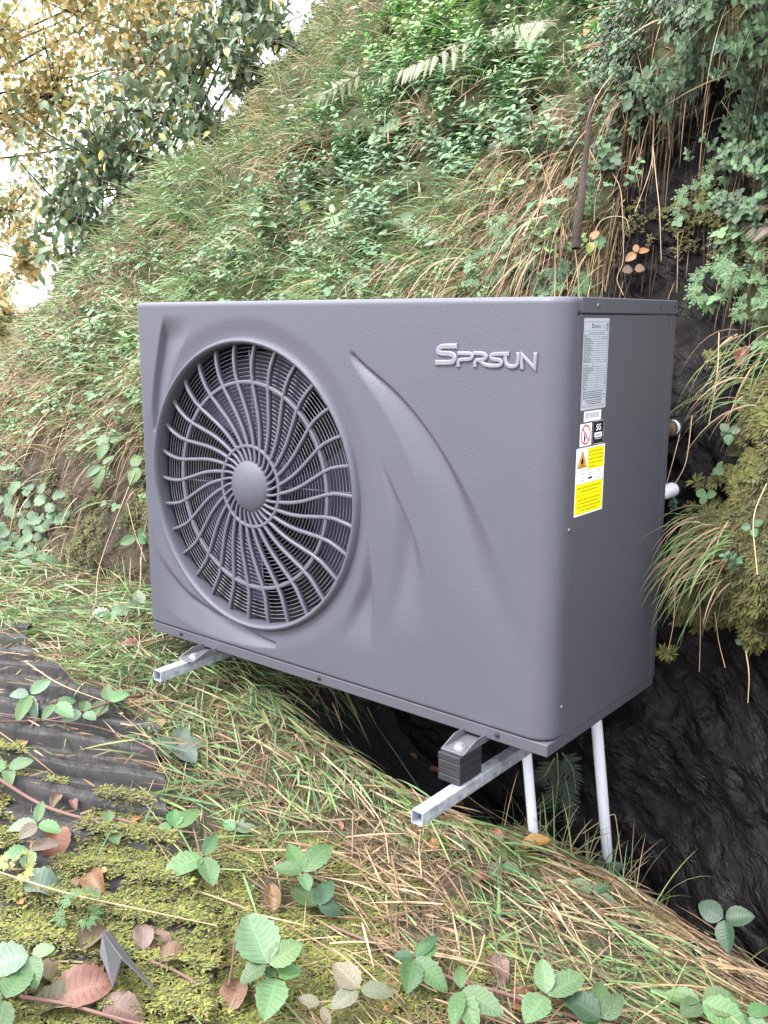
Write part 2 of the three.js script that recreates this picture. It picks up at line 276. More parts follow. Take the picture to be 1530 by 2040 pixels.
{
  const per = [], cr = 0.046, cl = 0.012, vs = [];
  for (let i = 0; i <= 4; i++) per.push([0, -0.06 + i * (0.06 - cl) / 4, -1, 0]);
  for (let i = 1; i < 6; i++) { const a = i / 6 * Math.PI / 2; per.push([cl - cl * Math.cos(a), -cl + cl * Math.sin(a), -Math.cos(a), Math.sin(a)]); }
  const NXF = 360; for (let i = 0; i <= NXF; i++) per.push([lerp(cl, W - cr, i / NXF), 0, 0, 1]);
  for (let i = 1; i <= 16; i++) { const a = i / 16 * Math.PI / 2; per.push([W - cr + cr * Math.sin(a), -cr + cr * Math.cos(a), Math.sin(a), Math.cos(a)]); }
  per.push([W, -0.0605, 1, 0]);
  const yb = 0.018, rt = 0.011, rb = 0.007;
  vs.push([yb, 0.03]); for (let i = 0; i <= 5; i++) { const a = i / 5 * Math.PI / 2; vs.push([yb + rb * (1 - Math.cos(a)), rb * (1 - Math.sin(a))]); }
  const NYF = 270; for (let i = 1; i <= NYF; i++) vs.push([lerp(yb + rb, H - rt, i / NYF), 0]);
  for (let i = 1; i <= 6; i++) { const a = i / 6 * Math.PI / 2; vs.push([H - rt + rt * Math.sin(a), rt * (1 - Math.cos(a))]); }
  vs.push([H, 0.035]);
  const B = new Buf(), c1 = C(1, 1, 1), n = per.length;
  for (const [y, ins] of vs) for (const [x, z, nx, nz] of per) {
    let px = x - nx * ins, pz = z - nz * ins, py = y; if (nz > 0.99 && ins === 0) pz += relief(x, y);
    const rf = Math.hypot(px - FX, py - FY); if (nz > 0.99 && rf < 0.344) { const k = 0.344 / Math.max(rf, 0.01); if (rf > 0.332) { px = FX + (px - FX) * k; py = FY + (py - FY) * k; } }
    B.v(px, py, pz, c1, px - pz, py);
  }
  for (let j = 0; j < vs.length - 1; j++) for (let i = 0; i < n - 1; i++) {
    const mx = (per[i][0] + per[i + 1][0]) / 2, my = (vs[j][0] + vs[j + 1][0]) / 2; if (Math.hypot(mx - FX, my - FY) < 0.337 && per[i][3] > 0.99) continue;
    const a = j * n + i; B.f(a, a + 1, a + n + 1); B.f(a, a + n + 1, a + n);
  }
  part('front_panel', B.geo(), paintM, pump);
}
const latheZ = (pts, n = 128) => { const g = new THREE.LatheGeometry(pts.map(p => new THREE.Vector2(p[0], p[1])), n); g.rotateX(Math.PI / 2); return g; };
const at = (g, x, y, z) => { g.translate(x, y, z); return g; };
part('grille_rim', at(latheZ([[0.336, -0.075], [0.3345, -0.03], [0.3335, -0.004], [0.335, 0.004], [0.3385, 0.009], [0.3425, 0.0098], [0.3465, 0.007], [0.3495, 0.001], [0.352, -0.008]]), FX, FY, 0), paintM, pump);
const grille = new THREE.Group(); grille.name = 'fan_grille'; grille.position.set(FX, FY, 0); pump.add(grille);
{
  const sw = [[0.05, -30], [0.075, -24], [0.1, -17], [0.13, -12.5], [0.16, -8.5], [0.2, -3.6], [0.24, -0.2], [0.27, 1], [0.3, 0.8], [0.336, 0]];
  const zr = [[0.05, -0.006], [0.1, -0.008], [0.2, -0.008], [0.29, -0.008], [0.315, -0.009], [0.336, -0.013]];
  const B = new Buf(), c1 = C(1, 1, 1), NS = 26, prof = [[-0.0042, -0.011], [-0.0042, -0.0022], [-0.0026, 0], [0.0026, 0], [0.0042, -0.0022], [0.0042, -0.011]];
  for (let i = 0; i <= NS; i++) {
    const r = lerp(0.05, 0.3345, i / NS), f = q => { const a = poly1(sw, q) * Math.PI / 180; return [q * Math.cos(a), q * Math.sin(a)]; }, p = f(r), q = f(r + 0.012), o = f(r - 0.012), tx = q[0] - o[0], ty = q[1] - o[1], l = Math.hypot(tx, ty), z = (poly1(zr, r - 0.008) + poly1(zr, r + 0.008)) / 2, ww = r < 0.1 ? 0.75 : 1;
    for (const [a, b] of prof) B.v(p[0] - ty / l * a * ww, p[1] + tx / l * a * ww, z + b, c1, 0, 0);
  }
  for (let i = 0; i < NS; i++) for (let j = 0; j < 6; j++) { const a = i * 6 + j, b = i * 6 + (j + 1) % 6; B.f(a, a + 6, b); B.f(b, a + 6, b + 6); }
  const g = B.geo();
  for (let k = 0; k < 30; k++) { const o = part('grille_bar', g, grilleM, grille); o.rotation.z = (k * 12 + 2) * Math.PI / 180; }
  const ring = (r, w, z, d = 0.009) => latheZ([[r - w, z - d], [r - w, z - 0.0015], [r - w + 0.0015, z], [r + w - 0.0015, z], [r + w, z - 0.0015], [r + w, z - d]], 96);
  part('grille_ring', ring(0.097, 0.004, -0.0075), grilleM, grille); part('grille_ring', ring(0.247, 0.0045, -0.0095), grilleM, grille);
  part('hub_cap', latheZ([[0.0003, 0.011], [0.02, 0.010], [0.038, 0.0065], [0.054, 0], [0.061, -0.005], [0.0635, -0.011], [0.0635, -0.02]].map(p => [p[0], p[1] - 0.002]), 64), paintM, grille);
}
const guard = new THREE.Group(); guard.name = 'wire_guard'; guard.position.set(FX, FY, -0.032); pump.add(guard);
for (let k = 0; k < 28; k++) part('guard_wire', new THREE.TorusGeometry(0.072 + k * 0.0094, 0.00105, 5, 96), wireM, guard);
for (let k = 0; k < 4; k++) { const a = (k * 90 + 3) * Math.PI / 180; part('guard_spoke', rod(V(Math.cos(a) * 0.06, Math.sin(a) * 0.06, -0.003), V(Math.cos(a) * 0.32, Math.sin(a) * 0.32, -0.003), 0.002, 6), wireM, guard); }
const fan = new THREE.Group(); fan.name = 'fan'; fan.position.set(FX, FY, -0.1); pump.add(fan);
{
  const bm = std([0.04, 0.04, 0.075], 0.45), B = new Buf(), c1 = C(1, 1, 1);
  for (let i = 0; i <= 10; i++) for (let j = 0; j <= 14; j++) { const r = lerp(0.07, 0.318, i / 10), a = lerp(-0.55 - 0.5 * i / 10, 0.45, j / 14) + 0.3 * i / 10; B.v(r * Math.cos(a), r * Math.sin(a), 0.055 * (j / 14 - 0.5) * (1.1 - 0.3 * i / 10), c1); }
  for (let i = 0; i < 10; i++) for (let j = 0; j < 14; j++) { const a = i * 15 + j; B.f(a, a + 15, a + 1); B.f(a + 1, a + 15, a + 16); }
  const g = B.geo(); for (let k = 0; k < 3; k++) { const o = part('fan_blade', g, bm, fan); o.rotation.z = k * 2.094 - 0.25; }
  part('fan_hub', latheZ([[0.0003, 0.03], [0.06, 0.028], [0.075, 0.015], [0.075, -0.04]], 40), bm, fan);
}
part('fan_shroud', at(latheZ([[0.334, -0.03], [0.328, -0.08], [0.328, -0.17], [0.0003, -0.171]], 64), FX, FY, 0), darkM, pump);
part('side_panel', bx(0.01, 0.829 - 0.014, 0.4058, W - 0.0065, 0.014 + 0.815 / 2, -0.0615 - 0.4058 / 2, 0.0012), sheetM, pump);
part('corner_post', bx(0.012, 0.829 - 0.014, 0.0235, W - 0.0072, 0.014 + 0.815 / 2, -0.4686 - 0.0118, 0.001), sheetM, pump);
part('top_cover', bx(W + 0.002, 0.0295, D - 0.0605, W / 2, 0.8305 + 0.0148, -0.0612 - (D - 0.0605) / 2, 0.003), sheetM, pump);
part('rear_panel', bx(W - 0.02, 0.81, 0.012, W / 2 - 0.004, 0.42, -D + 0.0065), darkM, pump);
part('end_panel', bx(0.01, 0.815, 0.405, 0.006, 0.42, -0.265), sheetM, pump);
part('base_pan', bx(W - 0.006, 0.026, D - 0.004, W / 2, 0.0038, -D / 2 - 0.001, 0.003), sheetM, pump);
{ // screws
  const hm = std([0.16, 0.16, 0.18], 0.3, { metalness: 0.6 }), dm = std([0.01, 0.01, 0.012], 0.7);
  const head = new THREE.LatheGeometry([[0.0001, 0.0028], [0.0022, 0.0026], [0.004, 0.0014], [0.0048, 0], [0.0048, -0.001]].map(p => new THREE.Vector2(...p)), 14), cross = mergeGeometries([bx(0.0046, 0.001, 0.001, 0, 0.0028, 0, 0.0002), bx(0.001, 0.001, 0.0046, 0, 0.0029, 0, 0.0002)]);
  const scr = (x, y, z, side, m = hm) => { const o = part('screw', head, m, pump); o.position.set(x, y, z); if (side) o.rotation.z = -Math.PI / 2; else o.rotation.x = Math.PI / 2; part('screw_slot', cross, dm, o); };
  scr(W + 0.001, 0.845, -0.123, 1); scr(W + 0.0006, 0.8325, -0.05, 1, dm); scr(W + 0.0006, 0.4335, -0.0475, 1); scr(W + 0.0006, 0.082, -0.0475, 1);
  for (const x of [0.125, 0.62, 1.105]) scr(x, 0.006, 0.0, 0, dm);
  const hole = new THREE.CylinderGeometry(0.0026, 0.0026, 0.002, 12); hole.rotateZ(Math.PI / 2);
  for (const z of [-0.402, -0.476]) { const o = part('screw_hole', hole, dm, pump); o.position.set(W + 0.0006, 0.846, z); }
}
{ // raised lettering
  const m = new THREE.MeshPhysicalMaterial({ color: C(0.3, 0.3, 0.36), roughness: 0.26, metalness: 0.65, side: THREE.DoubleSide });
  const logo = new THREE.Group(); logo.name = 'logo'; pump.add(logo);
  const L = { big: [[0.993, 0.7694], [0.9613, 0.7688], [0.9516, 0.765], [0.9493, 0.7594], [0.9537, 0.7551], [0.9799, 0.7551], [0.9886, 0.751], [0.9893, 0.744], [0.9837, 0.7381], [0.9452, 0.737]],
    p: [[0.998, 0.7314], [0.9979, 0.7443], [1.0228, 0.745], [1.0296, 0.7487], [1.0291, 0.7543], [1.0231, 0.7565], [0.9975, 0.7556]],
    r: [[1.0335, 0.757], [1.053, 0.7572], [1.0613, 0.7529], [1.0591, 0.7475], [1.0515, 0.745], [1.0364, 0.7443], [1.0363, 0.7323]],
    s: [[1.0478, 0.7434], [1.0591, 0.7349], [1.0889, 0.7348], [1.0953, 0.7395], [1.0921, 0.7462], [1.0732, 0.7471], [1.0703, 0.7531], [1.0766, 0.7566], [1.1091, 0.7576]],
    u: [[1.1026, 0.7554], [1.1034, 0.7412], [1.1102, 0.7347], [1.1242, 0.7349], [1.1301, 0.7406], [1.1298, 0.759]],
    n: [[1.1382, 0.7319], [1.1381, 0.757], [1.1649, 0.7339], [1.1661, 0.7596]] };
  for (let [k, pts] of Object.entries(L)) {
    const hw = k === 'big' ? 0.0034 : 0.0022; if (k !== 'n') for (let q = 0; q < 2; q++) { const o = [pts[0]]; for (let i = 0; i < pts.length - 1; i++) { const a = pts[i], b = pts[i + 1]; if (i) o.push([a[0] * 0.75 + b[0] * 0.25, a[1] * 0.75 + b[1] * 0.25]); if (i < pts.length - 2) o.push([a[0] * 0.25 + b[0] * 0.75, a[1] * 0.25 + b[1] * 0.75]); } o.push(pts[pts.length - 1]); pts = o; }
    const n = pts.length, dirs = [], lft = [], rgt = [];
    for (let i = 0; i < n - 1; i++) { const dx = pts[i + 1][0] - pts[i][0], dy = pts[i + 1][1] - pts[i][1], l = Math.hypot(dx, dy); dirs.push([dx / l, dy / l]); }
    for (let i = 0; i < n; i++) {
      const a = dirs[Math.max(0, i - 1)], b = dirs[Math.min(n - 2, i)]; let nx = -(a[1] + b[1]), ny = a[0] + b[0]; const l = Math.hypot(nx, ny) || 1; nx /= l; ny /= l; const c = Math.max(0.45, -nx * a[1] + ny * a[0]), w = hw / c;
      lft.push([pts[i][0] + nx * w, pts[i][1] + ny * w]); rgt.push([pts[i][0] - nx * w, pts[i][1] - ny * w]);
    }
    const sh = new THREE.Shape(); lft.forEach((p, i) => i ? sh.lineTo(...p) : sh.moveTo(...p)); rgt.reverse().forEach(p => sh.lineTo(...p));
    const g = new THREE.ExtrudeGeometry(sh, { depth: 0.002, bevelEnabled: true, bevelThickness: 0.003, bevelSize: 0.0021, bevelSegments: 4 }); g.translate(0, 0, -0.0012);
    part('logo_letter', g, m, logo);
  }
}
{ // stickers on the side
  const st = (name, z0, z1, y0, y1, tex, label, rad = 0.002) => {
    const w = z0 - z1, h = y1 - y0, s = new THREE.Shape(); s.moveTo(-w / 2 + rad, -h / 2); s.lineTo(w / 2 - rad, -h / 2); s.quadraticCurveTo(w / 2, -h / 2, w / 2, -h / 2 + rad); s.lineTo(w / 2, h / 2 - rad); s.quadraticCurveTo(w / 2, h / 2, w / 2 - rad, h / 2); s.lineTo(-w / 2 + rad, h / 2); s.quadraticCurveTo(-w / 2, h / 2, -w / 2, h / 2 - rad); s.lineTo(-w / 2, -h / 2 + rad); s.quadraticCurveTo(-w / 2, -h / 2, -w / 2 + rad, -h / 2);
    const g = new THREE.ShapeGeometry(s, 6), P = g.attributes.position, U = g.attributes.uv; for (let i = 0; i < P.count; i++) U.setXY(i, P.getX(i) / w + 0.5, P.getY(i) / h + 0.5);
    const o = part(name, g, new THREE.MeshStandardMaterial({ map: tex, roughness: 0.45 }), pump, label); o.rotation.y = Math.PI / 2; o.position.set(W - 0.0007, (y0 + y1) / 2, (z0 + z1) / 2);
  };
  const T = (g, s, x, y, font, col = '#15161a', al = 'left') => { g.font = font; g.fillStyle = col; g.textAlign = al; g.fillText(s, x, y); };
  const word = (g, x, y, s, h, col) => { // the letter mark, drawn as strokes
    g.strokeStyle = col; g.lineJoin = 'round'; const k = s / 0.225;
    for (const [w, pts] of [[0.0095, [[0.993, 0.7694], [0.9613, 0.7688], [0.9493, 0.7594], [0.9537, 0.7551], [0.9799, 0.7551], [0.9893, 0.744], [0.9837, 0.7381], [0.9452, 0.737]]], [0.006, [[0.998, 0.7314], [0.9979, 0.7443], [1.0228, 0.745], [1.0291, 0.7543], [0.9975, 0.7556]]], [0.006, [[1.0335, 0.757], [1.053, 0.7572], [1.0613, 0.7529], [1.0515, 0.745], [1.0364, 0.7443], [1.0363, 0.7323]]], [0.006, [[1.0478, 0.7434], [1.0591, 0.7349], [1.0889, 0.7348], [1.0921, 0.7462], [1.0732, 0.7471], [1.0766, 0.7566], [1.1091, 0.7576]]], [0.006, [[1.1026, 0.7554], [1.1034, 0.7412], [1.1242, 0.7349], [1.1301, 0.7406], [1.1298, 0.759]]], [0.006, [[1.1382, 0.7319], [1.1381, 0.757], [1.1649, 0.7339], [1.1661, 0.7596]]]]) {
      g.lineWidth = w * k; g.beginPath(); pts.forEach((p, i) => { const X = x + (p[0] - 0.945) * k, Y = y - (p[1] - 0.73) * k * h; i ? g.lineTo(X, Y) : g.moveTo(X, Y); }); g.stroke();
    }
  };
  st('rating_label', -0.0735, -0.175, 0.6545, 0.8225, canvasTex(620, 1024, (g, w, h) => {
    g.fillStyle = '#a9afba'; g.fillRect(0, 0, w, h); g.strokeStyle = '#20232b'; g.lineWidth = 4; g.strokeRect(22, 42, w - 44, h - 80);
    word(g, 190, 115, 230, 1.25, '#101116'); T(g, 'CE', 470, 112, '52px sans-serif'); g.lineWidth = 5; g.strokeRect(562, 62, 26, 38); g.beginPath(); g.moveTo(552, 52); g.lineTo(598, 106); g.moveTo(598, 52); g.lineTo(552, 106); g.stroke(); g.fillStyle = '#101116'; g.fillRect(556, 114, 36, 12);
    g.lineWidth = 3; g.beginPath(); g.moveTo(22, 140); g.lineTo(w - 22, 140); g.moveTo(22, 182); g.lineTo(w - 22, 182); g.moveTo(380, 182); g.lineTo(380, 800); g.stroke();
    T(g, 'DC Inverter Air Source Heat Pump', 130, 171, 'bold 23px sans-serif');
    const rows = ['Model', 'Power Supply', 'Heating Capacity', 'Heating Power Input', 'Heating Current', 'Cooling Capacity', 'Cooling Power Input', 'Cooling Current', 'Max. Power Input', 'Max. Current', 'Max. Water Temp.', 'Refrigerant Type', '', '', 'Max. Suction Pressure', 'Max. Discharge Pressure', 'Water Pressure', 'Water Flow', 'Noise Level', 'Net Weight', 'IP Class', 'Dimension', 'Date', 'Serial No.'], val = ['', '220-240V~ 50Hz', '', '', '', '', '', '', '', '', '', 'R290', '', '', '', '', '', '', 'dB(A)', 'kg', 'IPX4', 'mm', '', ''];
    rows.forEach((r, i) => { const y = 182 + 25.6 * (i + 1); T(g, r, 30, y - 5, 'bold 21px sans-serif'); T(g, val[i], w - 30, y - 5, '20px sans-serif', '#15161a', 'right'); if (i !== 12) { g.beginPath(); g.moveTo(22, y); g.lineTo(w - 22, y); g.stroke(); } });
    T(g, 'Refrigerant', 30, 528, 'bold 21px sans-serif'); g.beginPath(); g.moveTo(235, 535); g.lineTo(260, 492); g.lineTo(285, 535); g.closePath(); g.stroke();
    g.lineWidth = 3; g.beginPath(); g.moveTo(22, 898); g.lineTo(w - 22, 898); g.stroke();
    for (let i = 0; i < 4; i++) { let x = 40; const e = w - 40 - rr(0, 120); while (x < e) { const l = rr(14, 60); g.fillStyle = '#23262d'; g.fillRect(x, 815 + i * 22, l, 9); x += l + 9; } }
    for (let i = 0; i < 3; i++) { let x = 110 + i * 30; const e = w - 110 - i * 20; while (x < e) { const l = rr(14, 60); g.fillStyle = '#23262d'; g.fillRect(x, 915 + i * 20, l, 9); x += l + 9; } }
  }), 'silver rating plate sticker with printed table');
  st('barcode_sticker', -0.0885, -0.1585, 0.6325, 0.652, canvasTex(420, 130, (g, w, h) => {
    g.fillStyle = '#e9ebf3'; g.fillRect(0, 0, w, h); let x = 42; while (x < w - 46) { const b = pick([2, 2, 4, 6]); g.fillStyle = '#55566b'; g.fillRect(x, 24, b, 66); x += b + pick([2, 3, 4, 6]); }
  }), 'small white barcode sticker');
  st('no_flame_sticker', -0.076, -0.1225, 0.587, 0.6295, canvasTex(300, 276, (g, w, h) => {
    g.fillStyle = '#eceef4'; g.fillRect(0, 0, w, h); g.fillStyle = '#1a1b20'; g.beginPath(); g.moveTo(118, 232); g.lineTo(104, 160); g.lineTo(118, 108); g.lineTo(128, 150); g.lineTo(152, 176); g.lineTo(142, 226); g.closePath(); g.fill(); g.lineWidth = 9; g.strokeStyle = '#70737e'; g.beginPath(); g.moveTo(150, 170); g.lineTo(205, 108); g.stroke();
    g.strokeStyle = '#c9283c'; g.lineWidth = 22; g.beginPath(); g.arc(150, 138, 112, 0, 7); g.stroke(); g.beginPath(); g.moveTo(72, 60); g.lineTo(228, 216); g.stroke();
  }), 'white sticker with red no naked flame sign', 0.001);
  st('grid_ready_sticker', -0.1275, -0.1725, 0.587, 0.631, canvasTex(300, 290, (g, w, h) => {
    g.fillStyle = '#16181d'; g.fillRect(0, 0, w, h); g.strokeStyle = '#c9ccd6'; g.lineWidth = 6; g.strokeRect(3, 3, w - 6, h - 6); T(g, 'SG', 158, 122, 'bold 112px sans-serif', '#f4f5fa', 'center'); g.fillStyle = '#eef0f6'; g.fillRect(52, 146, 206, 62); T(g, 'Ready', 155, 194, 'bold 50px sans-serif', '#30323a', 'center'); g.fillStyle = '#d8dae2'; g.fillRect(66, 222, 180, 8);
  }), 'black rounded sticker with white lettering', 0.006);
  st('warning_sticker', -0.065, -0.1815, 0.4545, 0.5845, canvasTex(920, 1024, (g, w, h) => {
    g.fillStyle = '#f0f1f6'; g.fillRect(0, 0, w, h); g.fillStyle = '#f2e400'; g.fillRect(376, 26, w - 402, 320); g.fillRect(26, 545, w - 52, 178); g.fillRect(26, 727, w - 52, 271);
    g.strokeStyle = '#33323a'; g.lineWidth = 4; g.strokeRect(26, 26, w - 52, h - 52); for (const y of [346, 545, 725]) { g.beginPath(); g.moveTo(26, y); g.lineTo(w - 26, y); g.stroke(); } g.beginPath(); g.moveTo(376, 26); g.lineTo(376, 346); g.stroke();
    g.fillStyle = '#f0a018'; g.strokeStyle = '#23201e'; g.lineWidth = 15; g.lineJoin = 'round'; g.beginPath(); g.moveTo(200, 52); g.lineTo(338, 292); g.lineTo(62, 292); g.closePath(); g.fill(); g.stroke();
    g.fillStyle = '#1c1a19'; g.fillRect(140, 256, 120, 13); g.beginPath(); g.moveTo(200, 130); g.quadraticCurveTo(262, 200, 232, 246); g.lineTo(168, 246); g.quadraticCurveTo(142, 205, 176, 178); g.quadraticCurveTo(190, 165, 200, 130); g.fill();
    const t = '#4a4520'; ['Keep the heat pump away', 'from fire source. It must be', 'placed in a well-ventilated', 'area, indoor or closed area', 'is not allowed.'].forEach((s, i) => T(g, s, 398, 92 + i * 56, 'bold 35px sans-serif', t));
    g.strokeStyle = '#3a3b44'; g.lineWidth = 7; g.strokeRect(150, 395, 68, 105); g.strokeRect(218, 395, 62, 105); T(g, 'i', 240, 475, 'bold 62px serif', '#3a3b44'); g.strokeRect(408, 400, 130, 92); g.fillStyle = '#3a3b44'; g.fillRect(412, 462, 122, 26); g.fillRect(440, 424, 66, 10); g.strokeRect(690, 385, 50, 118); g.strokeRect(740, 385, 50, 118);
    ['Repair and disposal must be carried out', 'by trained service personnel.'].forEach((s, i) => T(g, s, w / 2, 618 + i * 54, 'bold 39px sans-serif', t, 'center'));
    ["Read and follow all instructions in the", "user's manual and/or the equipment.", 'Failure to follow instructions may cause', 'serious injury and/or death.'].forEach((s, i) => T(g, s, w / 2, 800 + i * 54, 'bold 39px sans-serif', t, 'center'));
  }), 'yellow and white warning sticker with flame triangle', 0.002);
}
{ // feet under the front edge
  const fm = std([0.17, 0.17, 0.19], 0.5, { metalness: 0.4, roughnessMap: tFine }), zm = std([0.62, 0.64, 0.68], 0.3, { metalness: 0.8 });
  for (const x of [1.05, 0.236]) {
    const f = new THREE.Group(); f.name = 'mounting_foot'; f.position.set(x, -0.0185, 0); pump.add(f);
    part('foot_plate', bx(0.05, 0.003, 0.13, 0, 0.0005, 0.012, 0.0008), fm, f);
    for (const s of [-1, 1]) { const sh = new THREE.Shape(); sh.moveTo(0.076, 0); sh.lineTo(0.06, 0.006); sh.lineTo(0.03, 0.017); sh.lineTo(-0.05, 0.017); sh.lineTo(-0.05, 0); const g = new THREE.ExtrudeGeometry(sh, { depth: 0.0022, bevelEnabled: false }); g.rotateY(-Math.PI / 2); g.translate(s * 0.026 + 0.0011, 0, 0); part('foot_flange', g, fm, f); }
    const hex = new THREE.CylinderGeometry(0.0085, 0.0085, 0.006, 6); hex.translate(0, 0.006, 0.05); const wsh = new THREE.CylinderGeometry(0.0125, 0.0125, 0.0016, 24); wsh.translate(0, 0.0028, 0.05);
    const b = part('bolt', hex, zm, f); part('washer', wsh, zm, b);
  }
}
// ---------------------------------------------------------------- rails, pads, legs, pipes
const galvT = canvasTex(256, 256, (g, w, h) => { g.fillStyle = '#c3c9d2'; g.fillRect(0, 0, w, h); for (let i = 0; i < 420; i++) { g.fillStyle = `rgba(${pick(['150,160,172', '215,220,228', '178,186,196', '120,130,142'])},${rr(0.1, 0.35)})`; const x = rr(0, w), y = rr(0, h), r = rr(4, 24); g.beginPath(); for (let k = 0; k < 6; k++) { const a = k * 1.047 + rr(-0.4, 0.4), q = r * rr(0.6, 1.2); g.lineTo(x + Math.cos(a) * q, y + Math.sin(a) * q); } g.fill(); } });
galvT.wrapS = galvT.wrapT = THREE.RepeatWrapping; galvT.repeat.set(8, 8);
const galvM = new THREE.MeshPhysicalMaterial({ map: galvT, metalness: 0.45, roughness: 0.42, side: THREE.DoubleSide, roughnessMap: noiseTex(128, 8, 4, 6, 0.6, 1) });
function rail(x, yTop, z0, z1, label) {
  const s = 0.0272, w = 0.0024, o = new THREE.Shape(), rc = (P, a, r) => { P.moveTo(-a + r, -a); P.lineTo(a - r, -a); P.quadraticCurveTo(a, -a, a, -a + r); P.lineTo(a, a - r); P.quadraticCurveTo(a, a, a - r, a); P.lineTo(-a + r, a); P.quadraticCurveTo(-a, a, -a, a - r); P.lineTo(-a, -a + r); P.quadraticCurveTo(-a, -a, -a + r, -a); };
  rc(o, s / 2, 0.003); const hsh = new THREE.Path(); rc(hsh, s / 2 - w, 0.0015); o.holes.push(hsh);
  const g = new THREE.ExtrudeGeometry(o, { depth: z0 - z1, bevelEnabled: false, curveSegments: 4 }); g.translate(0, 0, -(z0 - z1));
  const t = thing('mounting_rail', label, 'rail', [x, yTop - s / 2, z0]); part('tube', g, galvM, t);
  const e = new THREE.BoxGeometry(s - 2 * w - 0.0004, s - 2 * w - 0.0004, 0.002); e.translate(0, 0, -(z0 - z1) * 0.6); part('tube_plug', e, darkM, t); return t;
}
rail(1.0695, -0.0795, 0.215, -0.52, 'galvanised square steel rail under the right end, with black pads on it');
rail(0.2335, -0.0215, 0.162, -0.5, 'galvanised square steel rail under the left end near the fan').rotation.y = 0.02;
{
  const m = std([0.016, 0.016, 0.02], 0.55, { bumpMap: tFine, bumpScale: 0.0006 }), words = ['top pad of the black rubber stack, right under the steel foot', 'second black rubber pad from the top of the stack on the rail', 'third black rubber pad from the top of the stack on the rail', 'bottom pad of the black rubber stack, resting on the steel rail'];
  for (let k = 0; k < 4; k++) { const o = part('rubber_pad', bx(0.053, 0.0142, 0.078, 0, 0, 0, 0.0022), m); o.position.set(1.0515 + rr(-0.0008, 0.0008), -0.0268 - k * 0.0147, 0.0485 + rr(-0.001, 0.001)); o.rotation.y = rr(-0.012, 0.012); tag(o, words[k], 'rubber pad', 'stack of rubber pads on the right rail'); }
}
const whiteT = canvasTex(128, 512, (g, w, h) => { g.fillStyle = '#dde0ea'; g.fillRect(0, 0, w, h); for (let i = 0; i < 110; i++) { g.fillStyle = `rgba(${pick(['120,122,114', '140,138,130', '100,105,92'])},${rr(0.05, 0.3)})`; g.fillRect(rr(0, w), rr(0, h), rr(1, 4), rr(2, 9)); } });
const whiteM = new THREE.MeshPhysicalMaterial({ map: whiteT, roughness: 0.4, side: THREE.DoubleSide });
function legPost(a, b, r, label) { const t = thing('support_leg', label, 'leg', [a.x, a.y, a.z], 'white legs under the right rail'); part('pole', rod(V(0, 0, 0), b.clone().sub(a), r), whiteM, t); const e = b.clone().sub(a); part('foot_socket', rod(e.clone().multiplyScalar(0.97), e.clone().multiplyScalar(1.06), r * 1.12), std([0.2, 0.2, 0.19], 0.9), t); }
legPost(V(1.158, -0.03, -0.325), V(1.166, -0.5, -0.43), 0.0128, 'long white tubular leg standing at the foot of the black rock');
legPost(V(1.07, -0.09, -0.178), V(1.074, -0.345, -0.223), 0.0112, 'short white tubular leg behind the dark fern under the rail');
{
  const ring = (z0, z1, r) => { const g = new THREE.CylinderGeometry(r, r, z0 - z1, 28, 1); g.rotateX(Math.PI / 2); g.translate(0, 0, (z0 + z1) / 2); return g; };
  const brass = std([0.26, 0.21, 0.14], 0.4, { metalness: 0.8 }), blk = std([0.014, 0.014, 0.016], 0.45), wht = std([0.75, 0.76, 0.82], 0.35);
  let t = thing('pipe_fitting', 'short brass and white pipe connector with black sleeve, upper of two behind the unit', 'pipe fitting', [1.206, 0.583, -0.493]);
  part('brass_union', mergeGeometries([ring(0, -0.022, 0.0155), ring(-0.022, -0.036, 0.0185)]), brass, t); part('collar', ring(-0.036, -0.052, 0.0175), wht, t); part('sleeve', mergeGeometries([ring(-0.052, -0.058, 0.022), ring(-0.058, -0.15, 0.0195)]), blk, t);
  t = thing('drain_pipe', 'white plastic pipe stub entering a black sleeve, lower of two behind the unit', 'pipe', [1.204, 0.4375, -0.493]);
  part('tube', ring(0, -0.075, 0.0165), wht, t); part('sleeve', ring(-0.075, -0.16, 0.0195), blk, t);
}

// ---------------------------------------------------------------- ground cover: grass, straw, leaves, moss
const leafOpt = { vertexColors: true, roughness: 0.62, side: THREE.DoubleSide };
const grassM = new THREE.MeshPhysicalMaterial({ ...leafOpt, roughness: 0.7, transmission: 0.3, thickness: 0 });
const strawM = new THREE.MeshPhysicalMaterial({ ...leafOpt, roughness: 0.8, transmission: 0.2, thickness: 0 });
const herbM = new THREE.MeshPhysicalMaterial({ ...leafOpt, roughness: 0.68, transmission: 0.3, thickness: 0 });
const mossM = new THREE.MeshPhysicalMaterial({ ...leafOpt, roughness: 0.95, transmission: 0.3, thickness: 0 });
const stuff = (name, B, m, label, cat) => { const o = part(name, B.geo ? B.geo() : B, m); o.userData.kind = 'stuff'; return tag(o, label, cat); };
const GREEN = () => { const k = rr(0.75, 1.35), y = rr(0, 1); return C(lerp(0.11, 0.2, y) * k, lerp(0.215, 0.285, y) * k, lerp(0.095, 0.085, y) * k); };
const STRAW = () => { const k = rr(0.6, 1.25), y = rr(0, 1); return C(lerp(0.46, 0.36, y) * k, lerp(0.35, 0.235, y) * k, lerp(0.22, 0.13, y) * k); };
const BROWN = () => { const k = rr(0.6, 1.3); return C(0.19 * k, 0.12 * k, 0.065 * k); };
const inBox = (x, y, z, m = 0.01) => x > -m && x < W + m && y > -0.03 - m && y < H + m && z > -D - m && z < m;
const bankP = (x, y, off = 0) => { const p = V(x, y, bankZ(x, y)); return off ? p.addScaledVector(bankN(x, y), off) : p; };
